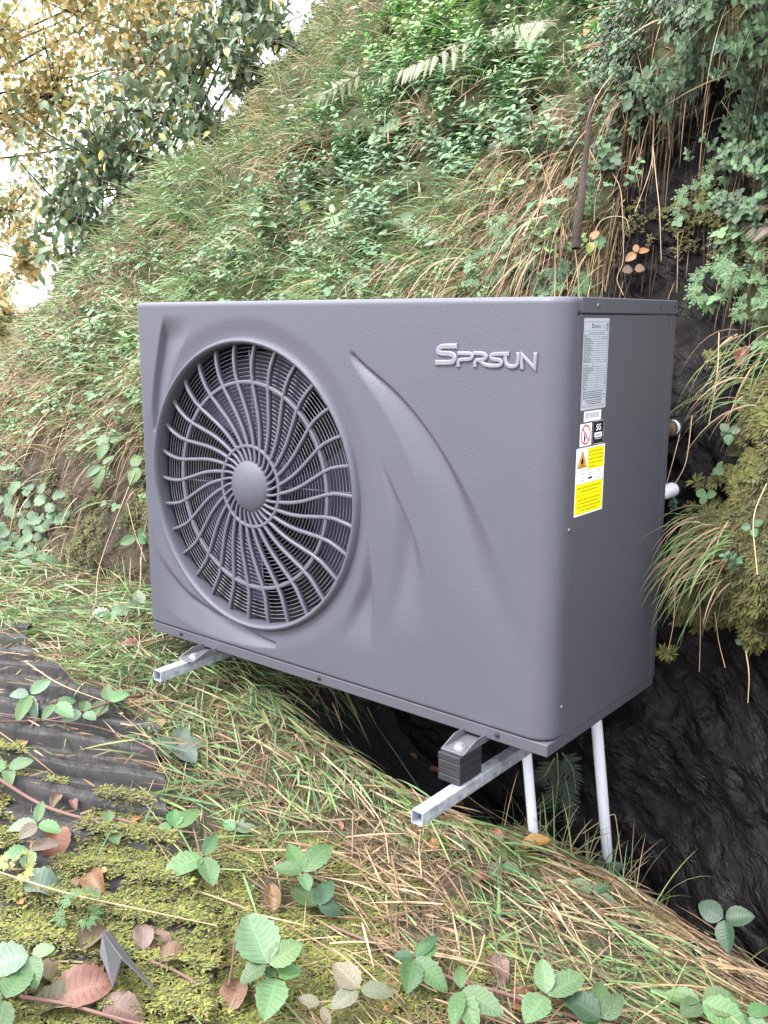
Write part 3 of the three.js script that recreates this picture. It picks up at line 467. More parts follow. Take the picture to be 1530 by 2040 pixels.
// share of bare soil at the foot of the bank on the left
const earth = (x, y) => (1 - sm(0.33, 0.5, y + 0.12 * noise(x * 6, y * 6, 41) + 0.1 * sm(-0.9, -1.5, x))) * (1 - sm(0.05, 0.25, x));
{ // the bank's grass
  const Gn = new Buf(), St = new Buf(); const wp = V();
  for (let k = 0; k < 66000; k++) {
    const x = rr(-2.75, 1.8), y = rr(-0.15, 2.55); if (x > 0 && x < 1.2 && y < 0.72) continue;
    const R = rockAt(x, y), e = earth(x, y), mm = mossMound(x, y) * (y < 0.72 ? 1 : 0);
    if (rnd() < R * 0.99 || rnd() < e * 0.93 || rnd() < mm * 0.97) continue;
    const leafy = sm(0.98, 1.35, y + 0.15 * noise(x * 3, y * 3, 42)) * sm(-0.95, -0.35, x) * (1 - sm(0.55, 0.95, x));
    if (rnd() < leafy * 0.6) continue;
    const right = sm(0.72, 0.92, x); if (rnd() < right * 0.86) continue; const nearR = 1 - 0.6 * sm(0.72, 0.84, x) * sm(1.4, 1.25, y);
    const cl = noise(x * 7, y * 7, 47) + 0.6 * noise(x * 15, y * 15, 48); if (rnd() < sm(0.05, -0.45, cl) * 0.8) continue; const big = 0.85 + 0.75 * clamp(cl, -0.3, 0.9); const n1 = noise(x * 2.3, y * 2.3, 43), n2 = noise(x * 5, y * 5, 44), hang = sm(0.35, 0.75, x) * sm(1.35, 1.15, y) * (1 - sm(1.0, 1.1, x));
    const pStraw = clamp(0.33 + 0.85 * n1 + 0.5 * n2 + 0.55 * hang + 0.32 * sm(0.75, 0.5, y) * sm(0, -0.3, x) - 0.15 * leafy + 0.22 * sm(-0.5, -1.3, x), 0.06, 0.94);
    const N = bankN(x, y), p = bankP(x, y, -0.005), lat = V(1, 0, 0), dn = V(0, -1, -N.y / Math.max(0.3, N.z) * -1).normalize(); dn.set(0, -N.z, N.y).normalize();
    const sway = 0.7 * noise(x * 3.1, y * 3.1, 45);
    if (rnd() < pStraw) {
      const d = V().addScaledVector(N, rr(0.25, 0.7)).addScaledVector(dn, lerp(rr(-0.3, 0.9), 0.9, hang)).addScaledVector(lat, sway + gs() * 0.6);
      const L = lerp(rr(0.07, 0.2), rr(0.12, 0.34), hang); wp.copy(p).addScaledVector(d.clone().normalize(), L); if (inBox(wp.x, wp.y, wp.z, 0.05)) continue;
      const c = rnd() < 0.2 ? BROWN() : STRAW(); blade(St, p, d, L * 1.15 * nearR * big, rr(0.002, 0.0048), rr(0.1, 0.32), c, 6, rr(-0.25, 0.25));
    } else {
      const d = V().addScaledVector(N, rr(0.35, 0.9)).addScaledVector(G, -rr(-0.1, 0.55)).addScaledVector(dn, rr(0, 0.5) + 0.4 * hang).addScaledVector(lat, sway + gs() * 0.55);
      const L = rr(0.06, 0.19) * (1 + 0.4 * hang); wp.copy(p).addScaledVector(d.clone().normalize(), L); if (inBox(wp.x, wp.y, wp.z, 0.05)) continue;
      const c = GREEN(); if (x < -0.4) c.lerp(C(0.2, 0.3, 0.09), 0.35 * sm(-0.4, -1.6, x)); blade(Gn, p, d, L * 1.2 * nearR * big, rr(0.003, 0.0068), rr(0.1, 0.34), c, 6, rr(-0.2, 0.2), rnd() < 0.3 ? STRAW() : undefined);
    }
  }
  for (let k = 0; k < 3400; k++) { // long dead grass hanging over the brink above the unit, and over the soil at the left
    const left = k < 1100, x = left ? rr(-1.4, -0.1) : rr(0.1, 0.9), y = left ? rr(0.4, 0.68) : rr(0.88, 1.5); if (noise(x * 6, y * 3, 80) < (left ? 0.0 : -0.18)) continue; if (!left && y > 1.22 + 0.3 * x) continue;
    blade(St, bankP(x, y, 0.01), V(gs() * 0.35 - 0.15, rr(-0.9, 0.1), rr(0.25, 0.8)), rr(0.12, 0.32), rr(0.0018, 0.004), rr(0.2, 0.4), rnd() < 0.22 ? BROWN() : STRAW(), 7, rr(-0.2, 0.2));
  }
  for (let k = 0; k < 260; k++) { // tufts hanging off the moss at the right
    const x = rr(1.27, 1.42), y = pick([rr(0.28, 0.42), rr(0.28, 0.42), rr(0.62, 0.8)]); blade(rnd() < 0.55 ? Gn : St, bankP(x, y, 0.02), V(-rr(0.1, 0.9), rr(-0.6, 0.4), rr(0.3, 0.8)), rr(0.08, 0.22), rr(0.002, 0.0042), rr(0.2, 0.4), rnd() < 0.5 ? GREEN() : STRAW(), 7);
  }
  stuff('bank_grass', Gn, grassM, 'green grass covering the slope of the bank', 'grass'); stuff('dry_bank_grass', St, strawM, 'dry straw coloured grass hanging down the slope of the bank', 'dry grass');
}
// small leafy stems, several variants that are scattered as ground cover or stand as plants
function stemVariant(pairs, len, lf, wd, rise) {
  const B = new Buf(), w1 = C(1, 1, 1), st = C(0.7, 0.75, 0.5), lean = gs() * 0.25, q = V(); const at_ = t => q.set(lean * len * t * t, len * t * (1 - 0.12 * t), gs() * 0.003).clone();
  const sg = tube([at_(0), at_(0.5), at_(1)], 0.0012, 0.0007, 4, 5); sg.setAttribute('color', new THREE.Float32BufferAttribute(new Float32Array(sg.attributes.position.count * 3).fill(0.75), 3)); B.add(sg, new THREE.Matrix4(), st);
  for (let k = 0; k < pairs; k++) {
    const t = lerp(0.25, 1, (k + 0.5) / pairs), a = k * 1.571 + gs() * 0.3, s = (1 - 0.45 * Math.pow(t, 2.5)) * rr(0.8, 1.15), up = rise + 0.5 * t;
    for (const f of [0, Math.PI]) { const d = V(Math.cos(a + f), up + gs() * 0.2, Math.sin(a + f)).normalize(), c = C(1, 1, 1).multiplyScalar(lerp(0.72, 1.2, t) * rr(0.85, 1.1)); leaf(B, at_(t), d, V(0, 1, 0.01), lf * s, lf * wd * s, c, { n: 4, fold: 0.25, curl: rr(0.1, 0.6) }); }
  }
  return B.geo();
}
const VAR = { mint: [], clover: [], small: [] };
for (let k = 0; k < 7; k++) VAR.mint.push(stemVariant(5, rr(0.08, 0.12), 0.042, 0.5, 0.15));
for (let k = 0; k < 5; k++) VAR.small.push(stemVariant(6, rr(0.05, 0.09), 0.02, 0.6, 0.1));
for (let k = 0; k < 5; k++) { // three round leaflets on a stalk
  const B = new Buf(), tp = V(gs() * 0.01, rr(0.03, 0.05), gs() * 0.01), sg = tube([V(0, 0, 0), tp.clone().multiplyScalar(0.5), tp], 0.0008, 0.0006, 4, 4); sg.setAttribute('color', new THREE.Float32BufferAttribute(new Float32Array(sg.attributes.position.count * 3).fill(0.8), 3)); B.add(sg, new THREE.Matrix4(), C(0.8, 0.8, 0.6));
  for (let j = 0; j < 3; j++) { const a = j * 2.094 + gs() * 0.2; leaf(B, tp, V(Math.cos(a), 0.25, Math.sin(a)), V(0, 1, 0.01), rr(0.016, 0.022), rr(0.014, 0.018), C(1, 1, 1).multiplyScalar(rr(0.85, 1.15)), { n: 4, fold: 0.2, curl: 0.3, pw: 1.1 }); } VAR.clover.push(B.geo());
}
const M4 = new THREE.Matrix4(), QU = new THREE.Quaternion(), UP = V(0, 1, 0);
function plantMat(p, n, upMix, s, spin = rr(0, 6.28)) {
  const up = n.clone().multiplyScalar(1 - upMix).addScaledVector(UP, upMix).add(V(gs() * 0.2, gs() * 0.12, gs() * 0.2)).normalize(); QU.setFromUnitVectors(UP, up).multiply(new THREE.Quaternion().setFromAxisAngle(UP, spin));
  return M4.compose(p, QU, V(s, s, s)).clone();
}
{
  const B = new Buf(), Bs = new Buf();
  for (let k = 0; k < 13500; k++) {
    const x = rr(-2.6, 1.7), y = rr(0.1, 2.5); if (x > 0 && x < 1.15 && y < 0.76) continue;
    if (rnd() < rockAt(x, y) * 0.985 || rnd() < earth(x, y) * 0.94 || (mossMound(x, y) > 0.3 && y < 0.72 && rnd() < 0.97)) continue;
    const dry = sm(0.1, 0.35, x) * sm(1.5, 1.3, y) * (1 - sm(0.9, 1, x)); if (rnd() < dry * 0.5) continue; const leafy = sm(0.98, 1.3, y + 0.2 * noise(x * 3, y * 3, 42)) * sm(-1.0, -0.4, x) * (1 - sm(0.6, 0.95, x)), right = sm(0.8, 1.1, x), low = sm(1.3, 1.0, y) * (1 - right);
    const N = bankN(x, y), p = bankP(x, y, rr(0, 0.03)), u = rnd(), pn = noise(x * 4, y * 4, 46);
    if (inBox(p.x, p.y, p.z, 0.06)) continue;
    if (u < leafy * (0.55 + 0.5 * pn)) { const k2 = rr(0.6, 1.4) * (1 + 0.3 * sm(1.4, 2, y)); if (noise(x * 8, y * 8, 49) < -0.12) continue; B.add(pick(VAR.mint), plantMat(p, N, 0.55, rr(0.75, 1.25)), C(lerp(0.1, 0.24, sm(1.15, 1.9, y) * rnd()) * k2, lerp(0.21, 0.31, sm(1.2, 1.9, y)) * k2, 0.085 * k2)); }
    else if (u < 0.22 + 0.4 * low - 0.02 * right) { const k2 = rr(0.7, 1.3); if (rnd() < 0.5) B.add(pick(VAR.clover), plantMat(p, N, 0.4, rr(0.8, 1.4)), C(0.11 * k2, 0.21 * k2, 0.085 * k2)); else Bs.add(pick(VAR.small), plantMat(p, N, 0.4, rr(0.7, 1.3)), C(lerp(0.13, 0.06, right) * k2, lerp(0.23, 0.14, right) * k2, 0.075 * k2)); }
  }
  for (let k = 0; k < 2600; k++) { // small dark leaves round the top and sides of the black hollow
    const x = rr(0.78, 1.85), y = rr(1.0, 2.1), r = rockAt(x, y); if (rnd() < r * 0.97 || (x < 0.95 && y < 1.1)) continue; if (noise(x * 9, y * 9, 71) < -0.15) continue;
    const k2 = rr(0.5, 1.4), u = rnd(); B.add(u < 0.72 ? pick(VAR.small) : pick(VAR.clover), plantMat(bankP(x, y, rr(0, 0.05)), bankN(x, y), 0.15, rr(0.8, 1.5)), C(0.07 * k2, 0.13 * k2, 0.055 * k2));
  }
  const Rt = new Buf(); for (let k = 0; k < 1500; k++) { // fine roots and dead stems hanging at the edges of the hollow
    const x = rr(0.68, 1.6), y = rr(0.85, 1.75); const e = rockAt(x, y - 0.1) - rockAt(x, y); if (e < 0.15 && rnd() < 0.75 - 0.6 * sm(0.74, 0.8, x) * sm(0.98, 0.9, x)) continue;
    blade(Rt, bankP(x, y, 0.03), V(gs() * 0.25, -0.8, rr(0.1, 0.5)), rr(0.06, 0.26), rr(0.001, 0.0026), 0.3, rnd() < 0.3 ? STRAW().multiplyScalar(0.7) : BROWN().multiplyScalar(rr(0.3, 0.9)), 7, rr(-0.3, 0.3));
  }
  stuff('hanging_rootlets', Rt, strawM, 'fine dark rootlets hanging around the black rock hollow', 'roots');
  stuff('leafy_ground_cover', B, herbM, 'green broad leaved herbs covering the upper part of the bank', 'ground cover'); stuff('small_leaved_cover', Bs, herbM, 'small leaved creeping herbs between the grass of the bank', 'ground cover');
}
{ // moss on rock, mound and ground
  const tuft = []; for (let v = 0; v < 4; v++) { const B = new Buf(); for (let k = 0; k < 9; k++) { const a = rr(0, 6.28), e = rr(0.25, 1.2), L = rr(0.006, 0.014), d = V(Math.cos(a), e * 1.1, Math.sin(a)).normalize(), c = C(1, 1, 1).multiplyScalar(rr(0.65, 1.25)); leaf(B, V(Math.cos(a) * 0.002, 0, Math.sin(a) * 0.002), d, UP, L, L * 0.34, c, { n: 2, fold: 0.4, curl: 0.5 }); } tuft.push(B.geo()); }
  const spots = tuft.map(() => []), add = (p, n, s, c) => spots[Math.floor(rnd() * 4)].push([plantMat(p, n, 0.3, s), c]);
  const MG = b => { const k = rr(0.6, 1.25), o = rnd() < 0.15 ? 0.6 : 1; return C(lerp(0.115, 0.21, b) * k, lerp(0.11, 0.225, b) * k * (0.4 + 0.6 * o), lerp(0.03, 0.04, b) * k); };
  for (let k = 0; k < 95000; k++) { // ground, mostly lower left
    const x = rr(-0.6, 1.75), z = rr(-0.25, 1.25), n = noise(x * 5, z * 5, 50) + 0.7 * noise(x * 13, z * 13, 51), zone = sm(0.25, 0.6, z + 0.25 * (x - 0.6)) * (1 - 0.75 * sm(1.0, 1.35, x)); let th = 0.1 - 0.4 * zone; const [s, t] = sheetST(x, z);
    const pr = onSheet(x, z) ? sheetProfile(t) / 0.03 : 0.3; th += onSheet(x, z) ? 0.52 + 0.08 * pr - 0.75 * sm(0.25, 0.62, t) : 0.05; if (n < th - (noise(x * 5, z * 5, 63) < -0.08 && x > 0.9 ? 0.35 : 0)) continue;
    const p = V(x, topY(x, z) + 0.002 + 0.012 * clamp(n - th), z); add(p, UP, rr(0.6, 1.35), MG(clamp(0.6 + 0.5 * zone + 0.6 * noise(x * 3, z * 3, 52))));
  }
  for (let k = 0; k < 66000; k++) { // the mound at the right and streaks on the bank
    const right = k < 34000, x = right ? rr(1.1, 1.75) : rr(-1.6, 1.3), y = right ? rr(0.05, 1.5) : rr(-0.2, 1.45), n = noise(x * 7, y * 5, 53) + 0.5 * noise(x * 18, y * 14, 54);
    if (!right && x > 0.02 && x < 1 && y < 0.75) continue; let q = right ? (y < 0.72 ? mossMound(x, y) * 1.6 - 0.45 + 0.9 * n : n * 1.3 - 0.05 - 0.5 * (rockAt(x, y))) : earth(x, y) * (n * 1.6 + 0.1) ; if (!right && x > 0.8) q = (y > 0.95 ? 0.9 : 0.1) * n * sm(0.85, 0.95, x) - 0.05; if (rnd() > q * 2.2) continue;
    const bulge = 0.03 * clamp(n + 0.4) * (right ? 1 : 0.4), N = bankN(x, y); add(bankP(x, y, 0.003 + bulge), N, rr(0.9, right && y < 0.7 ? 2.2 : 1.5), MG(clamp(0.15 + 0.8 * n + (right ? 0.05 : -0.3))).multiplyScalar(right ? 0.8 : 1));
  }
  spots.forEach((S, v) => { const o = new THREE.InstancedMesh(tuft[v], mossM, S.length); S.forEach(([m, c], i) => { o.setMatrixAt(i, m); o.setColorAt(i, c); }); o.name = numbered('moss'); shade(o); o.userData.kind = 'stuff'; tag(o, 'yellow green moss tufts on the ground, sheet and rock', 'moss', 'moss'); scene.add(o); });
}
{ // flattened grass and straw on the ground
  const Gn = new Buf(), St = new Buf();
  for (let k = 0; k < 31000; k++) {
    const x = rr(-1.3, 1.85), z = rr(-0.42, 1.15); if (z > 0.2 - 0.05 && rnd() < 0.1) continue;
    const zone = sm(0.25, 0.6, z + 0.25 * (x - 0.6)) * (1 - sm(0.95, 1.3, x)), sh = onSheet(x, z), n = noise(x * 3, z * 3, 60), n2 = noise(x * 7, z * 7, 61);
    if (noise(x * 5, z * 5, 63) < -0.12 && rnd() < 0.55) continue; if (rnd() < zone * 0.9 - 0.25 * n2 || (sh && rnd() < 0.97 - 0.5 * sm(-0.1, 0.02, sheetST(x, z)[0] - sheetEnd(sheetST(x, z)[1]) + 0.1 * n))) continue; if (rnd() < 0.97 * sm(0.3, 0.42, x + 0.1 * n) * sm(-0.08, -0.17, z + 0.06 * n2) * (1 - sm(0.93, 1.03, x))) continue;
    const green = clamp(0.26 + 0.9 * n + 0.5 * n2 + 0.45 * sm(0.95, 0.35, x) * sm(0.45, 0.2, z) - 0.1 * sm(1.1, 1.4, x)), isG = rnd() < green, a = 0.05 + 1.1 * noise(x * 2.2, z * 2.2, 62) + gs() * 1.25 + (rnd() < 0.3 ? Math.PI : 0) - 0.35 * sm(0.9, 0.1, x), L = rr(0.04, 0.16) * (rnd() < 0.12 ? 1.6 : 1);
    const p = V(x, topY(x, z) + rr(0.0, 0.03), z), rise = rnd() < 0.12 ? rr(0.1, 0.4) : rr(0, 0.1), d = V(Math.cos(a), rise, -Math.sin(a)); const ex = x + Math.cos(a) * L, ez = z - Math.sin(a) * L; if (inBox(ex, p.y + rise * L, ez, 0.02) && p.y > -0.06) continue;
    // lay the blade along the slope
    d.y += (topY(clamp(ex, -2, 2.5), ez) - topY(x, z)) / L * 0.9; const c = isG ? GREEN() : rnd() < 0.42 ? BROWN() : STRAW();
    blade(isG ? Gn : St, p, d, L, rr(0.0018, isG ? 0.006 : 0.0042), rise * 0.25 + rr(0, 0.03), c, 5, rr(-0.3, 0.3), isG && rnd() < 0.35 ? STRAW() : undefined);
  }
  for (let k = 0; k < 900; k++) { // upright tufts along the foot of the rock and the bank
    const x = rr(-1.3, 1.75), z = lerp(-0.2, -0.36, rnd()) - 0.12 * sm(0.2, -0.8, x) * 0 + 0.06 * sm(1.2, 1.7, x), n = noise(x * 6, z * 6, 66); if (n < 0.02 || (x > 0.1 && x < 0.85)) continue;
    blade(rnd() < 0.6 ? Gn : St, V(x, topY(x, z), z), V(gs() * 0.6, 1, gs() * 0.6), rr(0.05, 0.19), rr(0.002, 0.0045), rr(0.1, 0.3), rnd() < 0.6 ? GREEN() : STRAW(), 6);
  }
  for (let k = 0; k < 2600; k++) { // litter on the sheet and the moss
    const x = rr(-0.9, 1.2), z = rr(0.0, 1.1), p = V(x, topY(x, z) + 0.003, z), a = rr(0, 6.28); blade(St, p, V(Math.cos(a), rr(0, 0.15), Math.sin(a)), rr(0.008, 0.05), rr(0.0015, 0.005), 0.01, rnd() < 0.6 ? BROWN() : STRAW(), 3);
  }
  stuff('flattened_grass', Gn, grassM, 'green grass lying flattened on the ground in front of the unit', 'grass'); stuff('straw', St, strawM, 'dry straw lying over the ground in front of the unit', 'straw');
}

// ---------------------------------------------------------------- plants one can tell apart
const veinT = canvasTex(128, 256, (g, w, h) => {
  g.fillStyle = '#d9dcd4'; g.fillRect(0, 0, w, h);
  for (let i = 0; i < 260; i++) { g.fillStyle = `rgba(${pick(['250,252,240', '170,176,160', '200,190,160'])},${rr(0.05, 0.22)})`; g.beginPath(); g.arc(rr(0, w), rr(0, h), rr(2, 12), 0, 7); g.fill(); }
  g.strokeStyle = 'rgba(248,252,232,0.75)'; g.lineWidth = 5; g.beginPath(); g.moveTo(w / 2, 0); g.lineTo(w / 2, h); g.stroke();
  g.lineWidth = 1.8; for (let k = 0; k < 9; k++) for (const s of [-1, 1]) { const y = h - 14 - k * 27; g.beginPath(); g.moveTo(w / 2, y); g.quadraticCurveTo(w / 2 + s * 30, y - 10, w / 2 + s * 62, y - 40); g.stroke(); }
  g.fillStyle = 'rgba(150,154,138,0.3)'; for (let k = 0; k < 9; k++) for (const s of [-1, 1]) { const y = h - 4 - k * 27; g.beginPath(); g.ellipse(w / 2 + s * 30, y - 18, 26, 3.4, -s * 0.5, 0, 7); g.fill(); }
});
const bigLeafM = new THREE.MeshPhysicalMaterial({ ...leafOpt, roughness: 0.5, map: veinT, bumpMap: veinT, bumpScale: 0.0012, transmission: 0.25, thickness: 0 });
const stemM = std([0.16, 0.085, 0.07], 0.7), greenStemM = std([0.13, 0.17, 0.06], 0.7), dryM = std([0.42, 0.31, 0.19], 0.8), woodM = std([0.06, 0.042, 0.03], 0.9, { bumpMap: tSoil, bumpScale: 0.006 });
const KOL = { lt: [0.125, 0.245, 0.105], md: [0.078, 0.16, 0.052], dk: [0.04, 0.1, 0.045], bl: [0.09, 0.13, 0.115], pl: [0.2, 0.29, 0.19], pu: [0.2, 0.17, 0.13], yl: [0.36, 0.36, 0.1], rd: [0.3, 0.1, 0.08], br: [0.24, 0.13, 0.085], or: [0.5, 0.25, 0.1] };
const camR = V(1, 0, 0).applyQuaternion(camera.quaternion), camF = V(0, 0, -1).applyQuaternion(camera.quaternion);
function facing(h, tilt = 0.55) { // a leaf plane tilted between the slope, the sky and the light
  const n = (h.g ? UP.clone().multiplyScalar(0.8) : h.n.clone().multiplyScalar(0.55).addScaledVector(UP, 0.35)).addScaledVector(h.d, -tilt).normalize(); const r = camR.clone().addScaledVector(n, -camR.dot(n)).normalize(); return { n, r, u: V().crossVectors(n, r) };
}
const leafOf = (dir, n, L, w, c, o = {}) => { const B = new Buf(); leaf(B, V(), dir, n, L, w, C(...c), { n: 12, cols: 2, fold: rr(0.12, 0.34), curl: rr(0.08, 0.4), serr: 0.06, pw: 0.78, pleat: 0.035, wave: 0.012, ...o }); return B.geo(); };
function spray(u, v, label, lift, kol, leaves, opt = {}) {
  const h = hit(u, v), mpp = h.t * h.d.dot(camF) / F, f = facing(h, opt.tilt ?? 0.55), J = lifted(h, lift * 1.7);
  const t = thing(opt.name ?? 'bramble_spray', label, opt.cat ?? 'bramble', [h.p.x, h.p.y, h.p.z], opt.group), o = J.clone().sub(h.p);
  part('stem', tube([V(gs() * 0.01, -0.01, gs() * 0.01), o.clone().multiplyScalar(0.6).add(V(gs() * 0.01, 0, gs() * 0.01)), o], 0.0017, 0.0011, 5, 8), opt.stem ?? (kol === 'dk' ? greenStemM : stemM), t);
  for (const [a, L, w, k] of leaves) {
    const A = a * Math.PI / 180, fs = 1 / Math.max(0.8, Math.abs(f.u.dot(V(0, 1, 0).addScaledVector(camF, -camF.y).normalize()))), dir = f.r.clone().multiplyScalar(Math.cos(A)).addScaledVector(f.u, Math.sin(A) * fs), Ls = L * mpp * dir.length() * 0.84; dir.normalize().addScaledVector(f.n, rr(-0.12, 0.22)).normalize();
    const c = KOL[k ?? kol].map(q => q * rr(0.85, 1.15)), m = part('leaf', leafOf(dir, f.n.clone().add(V(gs() * 0.25, gs() * 0.2, gs() * 0.25)).normalize(), Ls, w * mpp * 0.92, c, opt.leaf), bigLeafM, t, undefined); m.position.copy(o).addScaledVector(dir, 0.004);
  }
  return t;
}
spray(533, 1922, 'largest bramble spray with broad pale green leaves in the middle foreground', 0.07, 'lt', [[122, 112, 92], [28, 78, 54], [202, 62, 48, 'md']]);
spray(552, 1948, 'bright heart shaped bramble leaflets just below the largest bramble spray', 0.055, 'lt', [[258, 82, 66], [20, 52, 44], [150, 30, 26, 'md']]);
spray(604, 1738, 'upright bramble spray of three pointed leaves left of the rail end', 0.06, 'md', [[52, 95, 52, 'lt'], [122, 72, 40], [172, 66, 36], [290, 40, 30, 'lt']]);
spray(632, 1805, 'dark green bramble leaves right beside the clump of pale straw', 0.03, 'dk', [[145, 70, 50, 'md'], [62, 58, 44], [355, 56, 38]]);
spray(716, 1972, 'purple spotted bramble leaves at bottom centre', 0.05, 'pu', [[140, 74, 54], [205, 66, 40], [2, 76, 40, 'pu']]);
spray(640, 2002, 'small purplish leaf under the bright heart shaped leaflets', 0.03, 'pu', [[170, 50, 26], [300, 40, 22]]);
spray(825, 1908, 'dark glossy bramble spray on the low cane right of bottom centre', 0.05, 'dk', [[170, 40, 30], [25, 55, 36, 'md'], [255, 66, 50, 'md'], [322, 86, 46, 'md'], [40, 70, 30]]);
spray(918, 1972, 'long toothed bramble leaves on the cane left of the pale trefoil', 0.05, 'md', [[88, 52, 28], [250, 66, 36], [335, 96, 54, 'lt'], [290, 76, 44]]);
spray(1088, 1982, 'pale green trefoil bramble leaf at the lower right', 0.06, 'lt', [[88, 62, 44], [22, 96, 56], [222, 70, 60]]);
spray(1200, 2032, 'dark toothed bramble leaves at the bottom edge beside the pale trefoil', 0.05, 'md', [[82, 84, 44], [38, 70, 42], [150, 90, 66, 'dk'], [200, 60, 44]]);
spray(1397, 1996, 'broad light green bramble leaves in the bottom right corner', 0.05, 'lt', [[163, 74, 46], [0, 84, 66], [205, 56, 44, 'md'], [330, 100, 64]]);
spray(1490, 2024, 'bramble leaf at the very edge of the bottom right corner', 0.05, 'lt', [[20, 60, 44], [200, 80, 50], [300, 60, 44]]);
spray(1443, 1830, 'smooth dark trefoil with round leaflets against the black rock', 0.09, 'dk', [[150, 58, 44], [2, 60, 42], [266, 56, 40]], { leaf: { serr: 0.015, pleat: 0.01 }, tilt: 0.9 });
spray(405, 1706, 'bramble trefoil with a long pale leaflet left of the straw clump', 0.04, 'lt', [[208, 92, 60], [65, 52, 30, 'md'], [300, 64, 48]]);
spray(346, 1650, 'small bramble spray pointing up beside the red cane', 0.04, 'lt', [[48, 72, 36], [185, 36, 28], [100, 44, 36]]);
spray(214, 1642, 'small bramble leaves over the moss at the middle of the red cane', 0.03, 'md', [[205, 50, 36, 'lt'], [310, 54, 34], [100, 34, 26]]);
spray(354, 1482, 'dark bluish bramble leaves lying beside the sheet edge', 0.03, 'bl', [[200, 76, 44, 'dk'], [320, 60, 46], [80, 44, 38], [5, 56, 34]]);
spray(60, 1384, 'pale folded bramble leaves over the corrugated ridges at far left', 0.05, 'pl', [[265, 62, 30, 'md'], [190, 40, 28], [50, 48, 28], [300, 54, 22]]);
spray(110, 1402, 'oval leaves on a thin twig over the sheet', 0.05, 'md', [[20, 40, 26], [250, 40, 22], [330, 52, 34, 'lt']]);
spray(165, 1420, 'grey green leaflets on the twig crossing the sheet', 0.04, 'pl', [[200, 44, 28], [340, 32, 26], [90, 30, 26, 'md']]);
spray(215, 1398, 'bramble leaves on the twig below the left rail end', 0.04, 'md', [[230, 46, 34], [30, 44, 32, 'lt'], [110, 40, 26]]);
spray(75, 1640, 'light folded bramble leaf at the left end of the red cane', 0.05, 'lt', [[345, 56, 30], [100, 44, 24, 'md'], [190, 62, 30, 'pl'], [230, 40, 30, 'pu']]);
spray(58, 1690, 'pale and reddish round leaflets at the left edge', 0.04, 'pl', [[205, 52, 40, 'lt'], [285, 40, 34], [10, 62, 40, 'pu']]);
spray(60, 1902, 'large speckled bramble leaf at the lower left edge', 0.06, 'pl', [[200, 110, 76], [20, 46, 34], [300, 60, 44, 'md']]);
spray(8, 1990, 'dark spotted leaf in the bottom left corner', 0.05, 'md', [[70, 80, 60], [280, 70, 54], [180, 50, 40]]);
spray(15, 1530, 'bright bramble leaf at the left edge over the sheet', 0.05, 'lt', [[20, 50, 30], [180, 50, 34], [300, 40, 26, 'md']]);
spray(217, 881, 'upper bramble trefoil on the bank left of the unit', 0.05, 'lt', [[160, 36, 28], [25, 38, 22], [236, 42, 26]]);
spray(203, 926, 'lower bramble spray on the bank left of the unit', 0.05, 'lt', [[215, 44, 20], [255, 48, 34], [40, 30, 14]]);
spray(276, 930, 'green leaf touching the left edge of the unit', 0.03, 'md', [[250, 40, 34], [120, 36, 28]]);
spray(272, 1070, 'leaflets on the mossy soil beside the lower left edge of the unit', 0.03, 'lt', [[200, 40, 22], [30, 30, 24], [330, 24, 20]]);
spray(220, 1218, 'pale bluish leaves left of the lower left corner of the unit', 0.05, 'pl', [[195, 48, 34], [12, 46, 32], [280, 30, 28, 'lt'], [225, 44, 24, 'md']]);
spray(282, 1204, 'green leaves against the lower left corner of the unit', 0.05, 'md', [[120, 36, 26, 'pl'], [262, 44, 26], [200, 36, 24], [330, 24, 20]]);
spray(860, 452, 'toothed trefoil on the hanging grass above the unit', 0.05, 'lt', [[200, 36, 30], [270, 38, 28], [20, 36, 28]]);
spray(800, 440, 'broad toothed leaf above the middle of the unit', 0.04, 'md', [[190, 40, 30], [40, 34, 28], [290, 30, 26]]);
spray(995, 352, 'yellowing trefoil among the straw high above the lettering', 0.05, 'yl', [[260, 44, 30], [170, 36, 26, 'lt'], [40, 36, 30]]);
spray(1000, 280, 'green bramble leaf in the hanging straw', 0.05, 'md', [[90, 34, 28], [330, 30, 24], [210, 50, 26, 'dk']]);
spray(940, 415, 'small trefoil left of the hanging root', 0.05, 'lt', [[120, 28, 22], [260, 40, 26], [10, 30, 26]]);
spray(770, 265, 'wide pale leaf among the herbs of the upper bank', 0.06, 'lt', [[200, 46, 36], [30, 50, 36], [100, 34, 28]]);
spray(620, 400, 'light rounded leaf on the grassy slope', 0.05, 'lt', [[90, 30, 26], [240, 36, 30, 'yl'], [0, 26, 22]]);
spray(720, 555, 'dull triangular leaf right above the top edge of the unit', 0.05, 'md', [[270, 44, 36], [180, 30, 24], [60, 34, 24]]);
spray(1180, 480, 'yellow and green leaflets at the tip of the hanging root', 0.05, 'yl', [[250, 26, 18], [350, 28, 24, 'lt'], [60, 24, 20, 'or']]);
spray(1270, 505, 'orange withered leaflets on the black rock hollow', 0.03, 'or', [[200, 28, 20], [20, 26, 18], [100, 20, 14]]);
spray(1262, 535, 'pinkish withered leaf on the black rock hollow', 0.03, 'br', [[190, 22, 22], [350, 22, 20]]);
spray(1195, 35, 'lime green and orange lobed leaves at the top of the bank', 0.06, 'yl', [[40, 60, 40, 'lt'], [215, 50, 34, 'or'], [250, 46, 30, 'or'], [190, 36, 30]]);
spray(1180, 75, 'brown curled leaf under the lime green leaf', 0.05, 'br', [[230, 44, 36], [300, 30, 24, 'or']]);
spray(1085, 235, 'brown curled leaf hanging in the dark gap beside the straw', 0.05, 'br', [[200, 28, 24], [330, 30, 24]]);
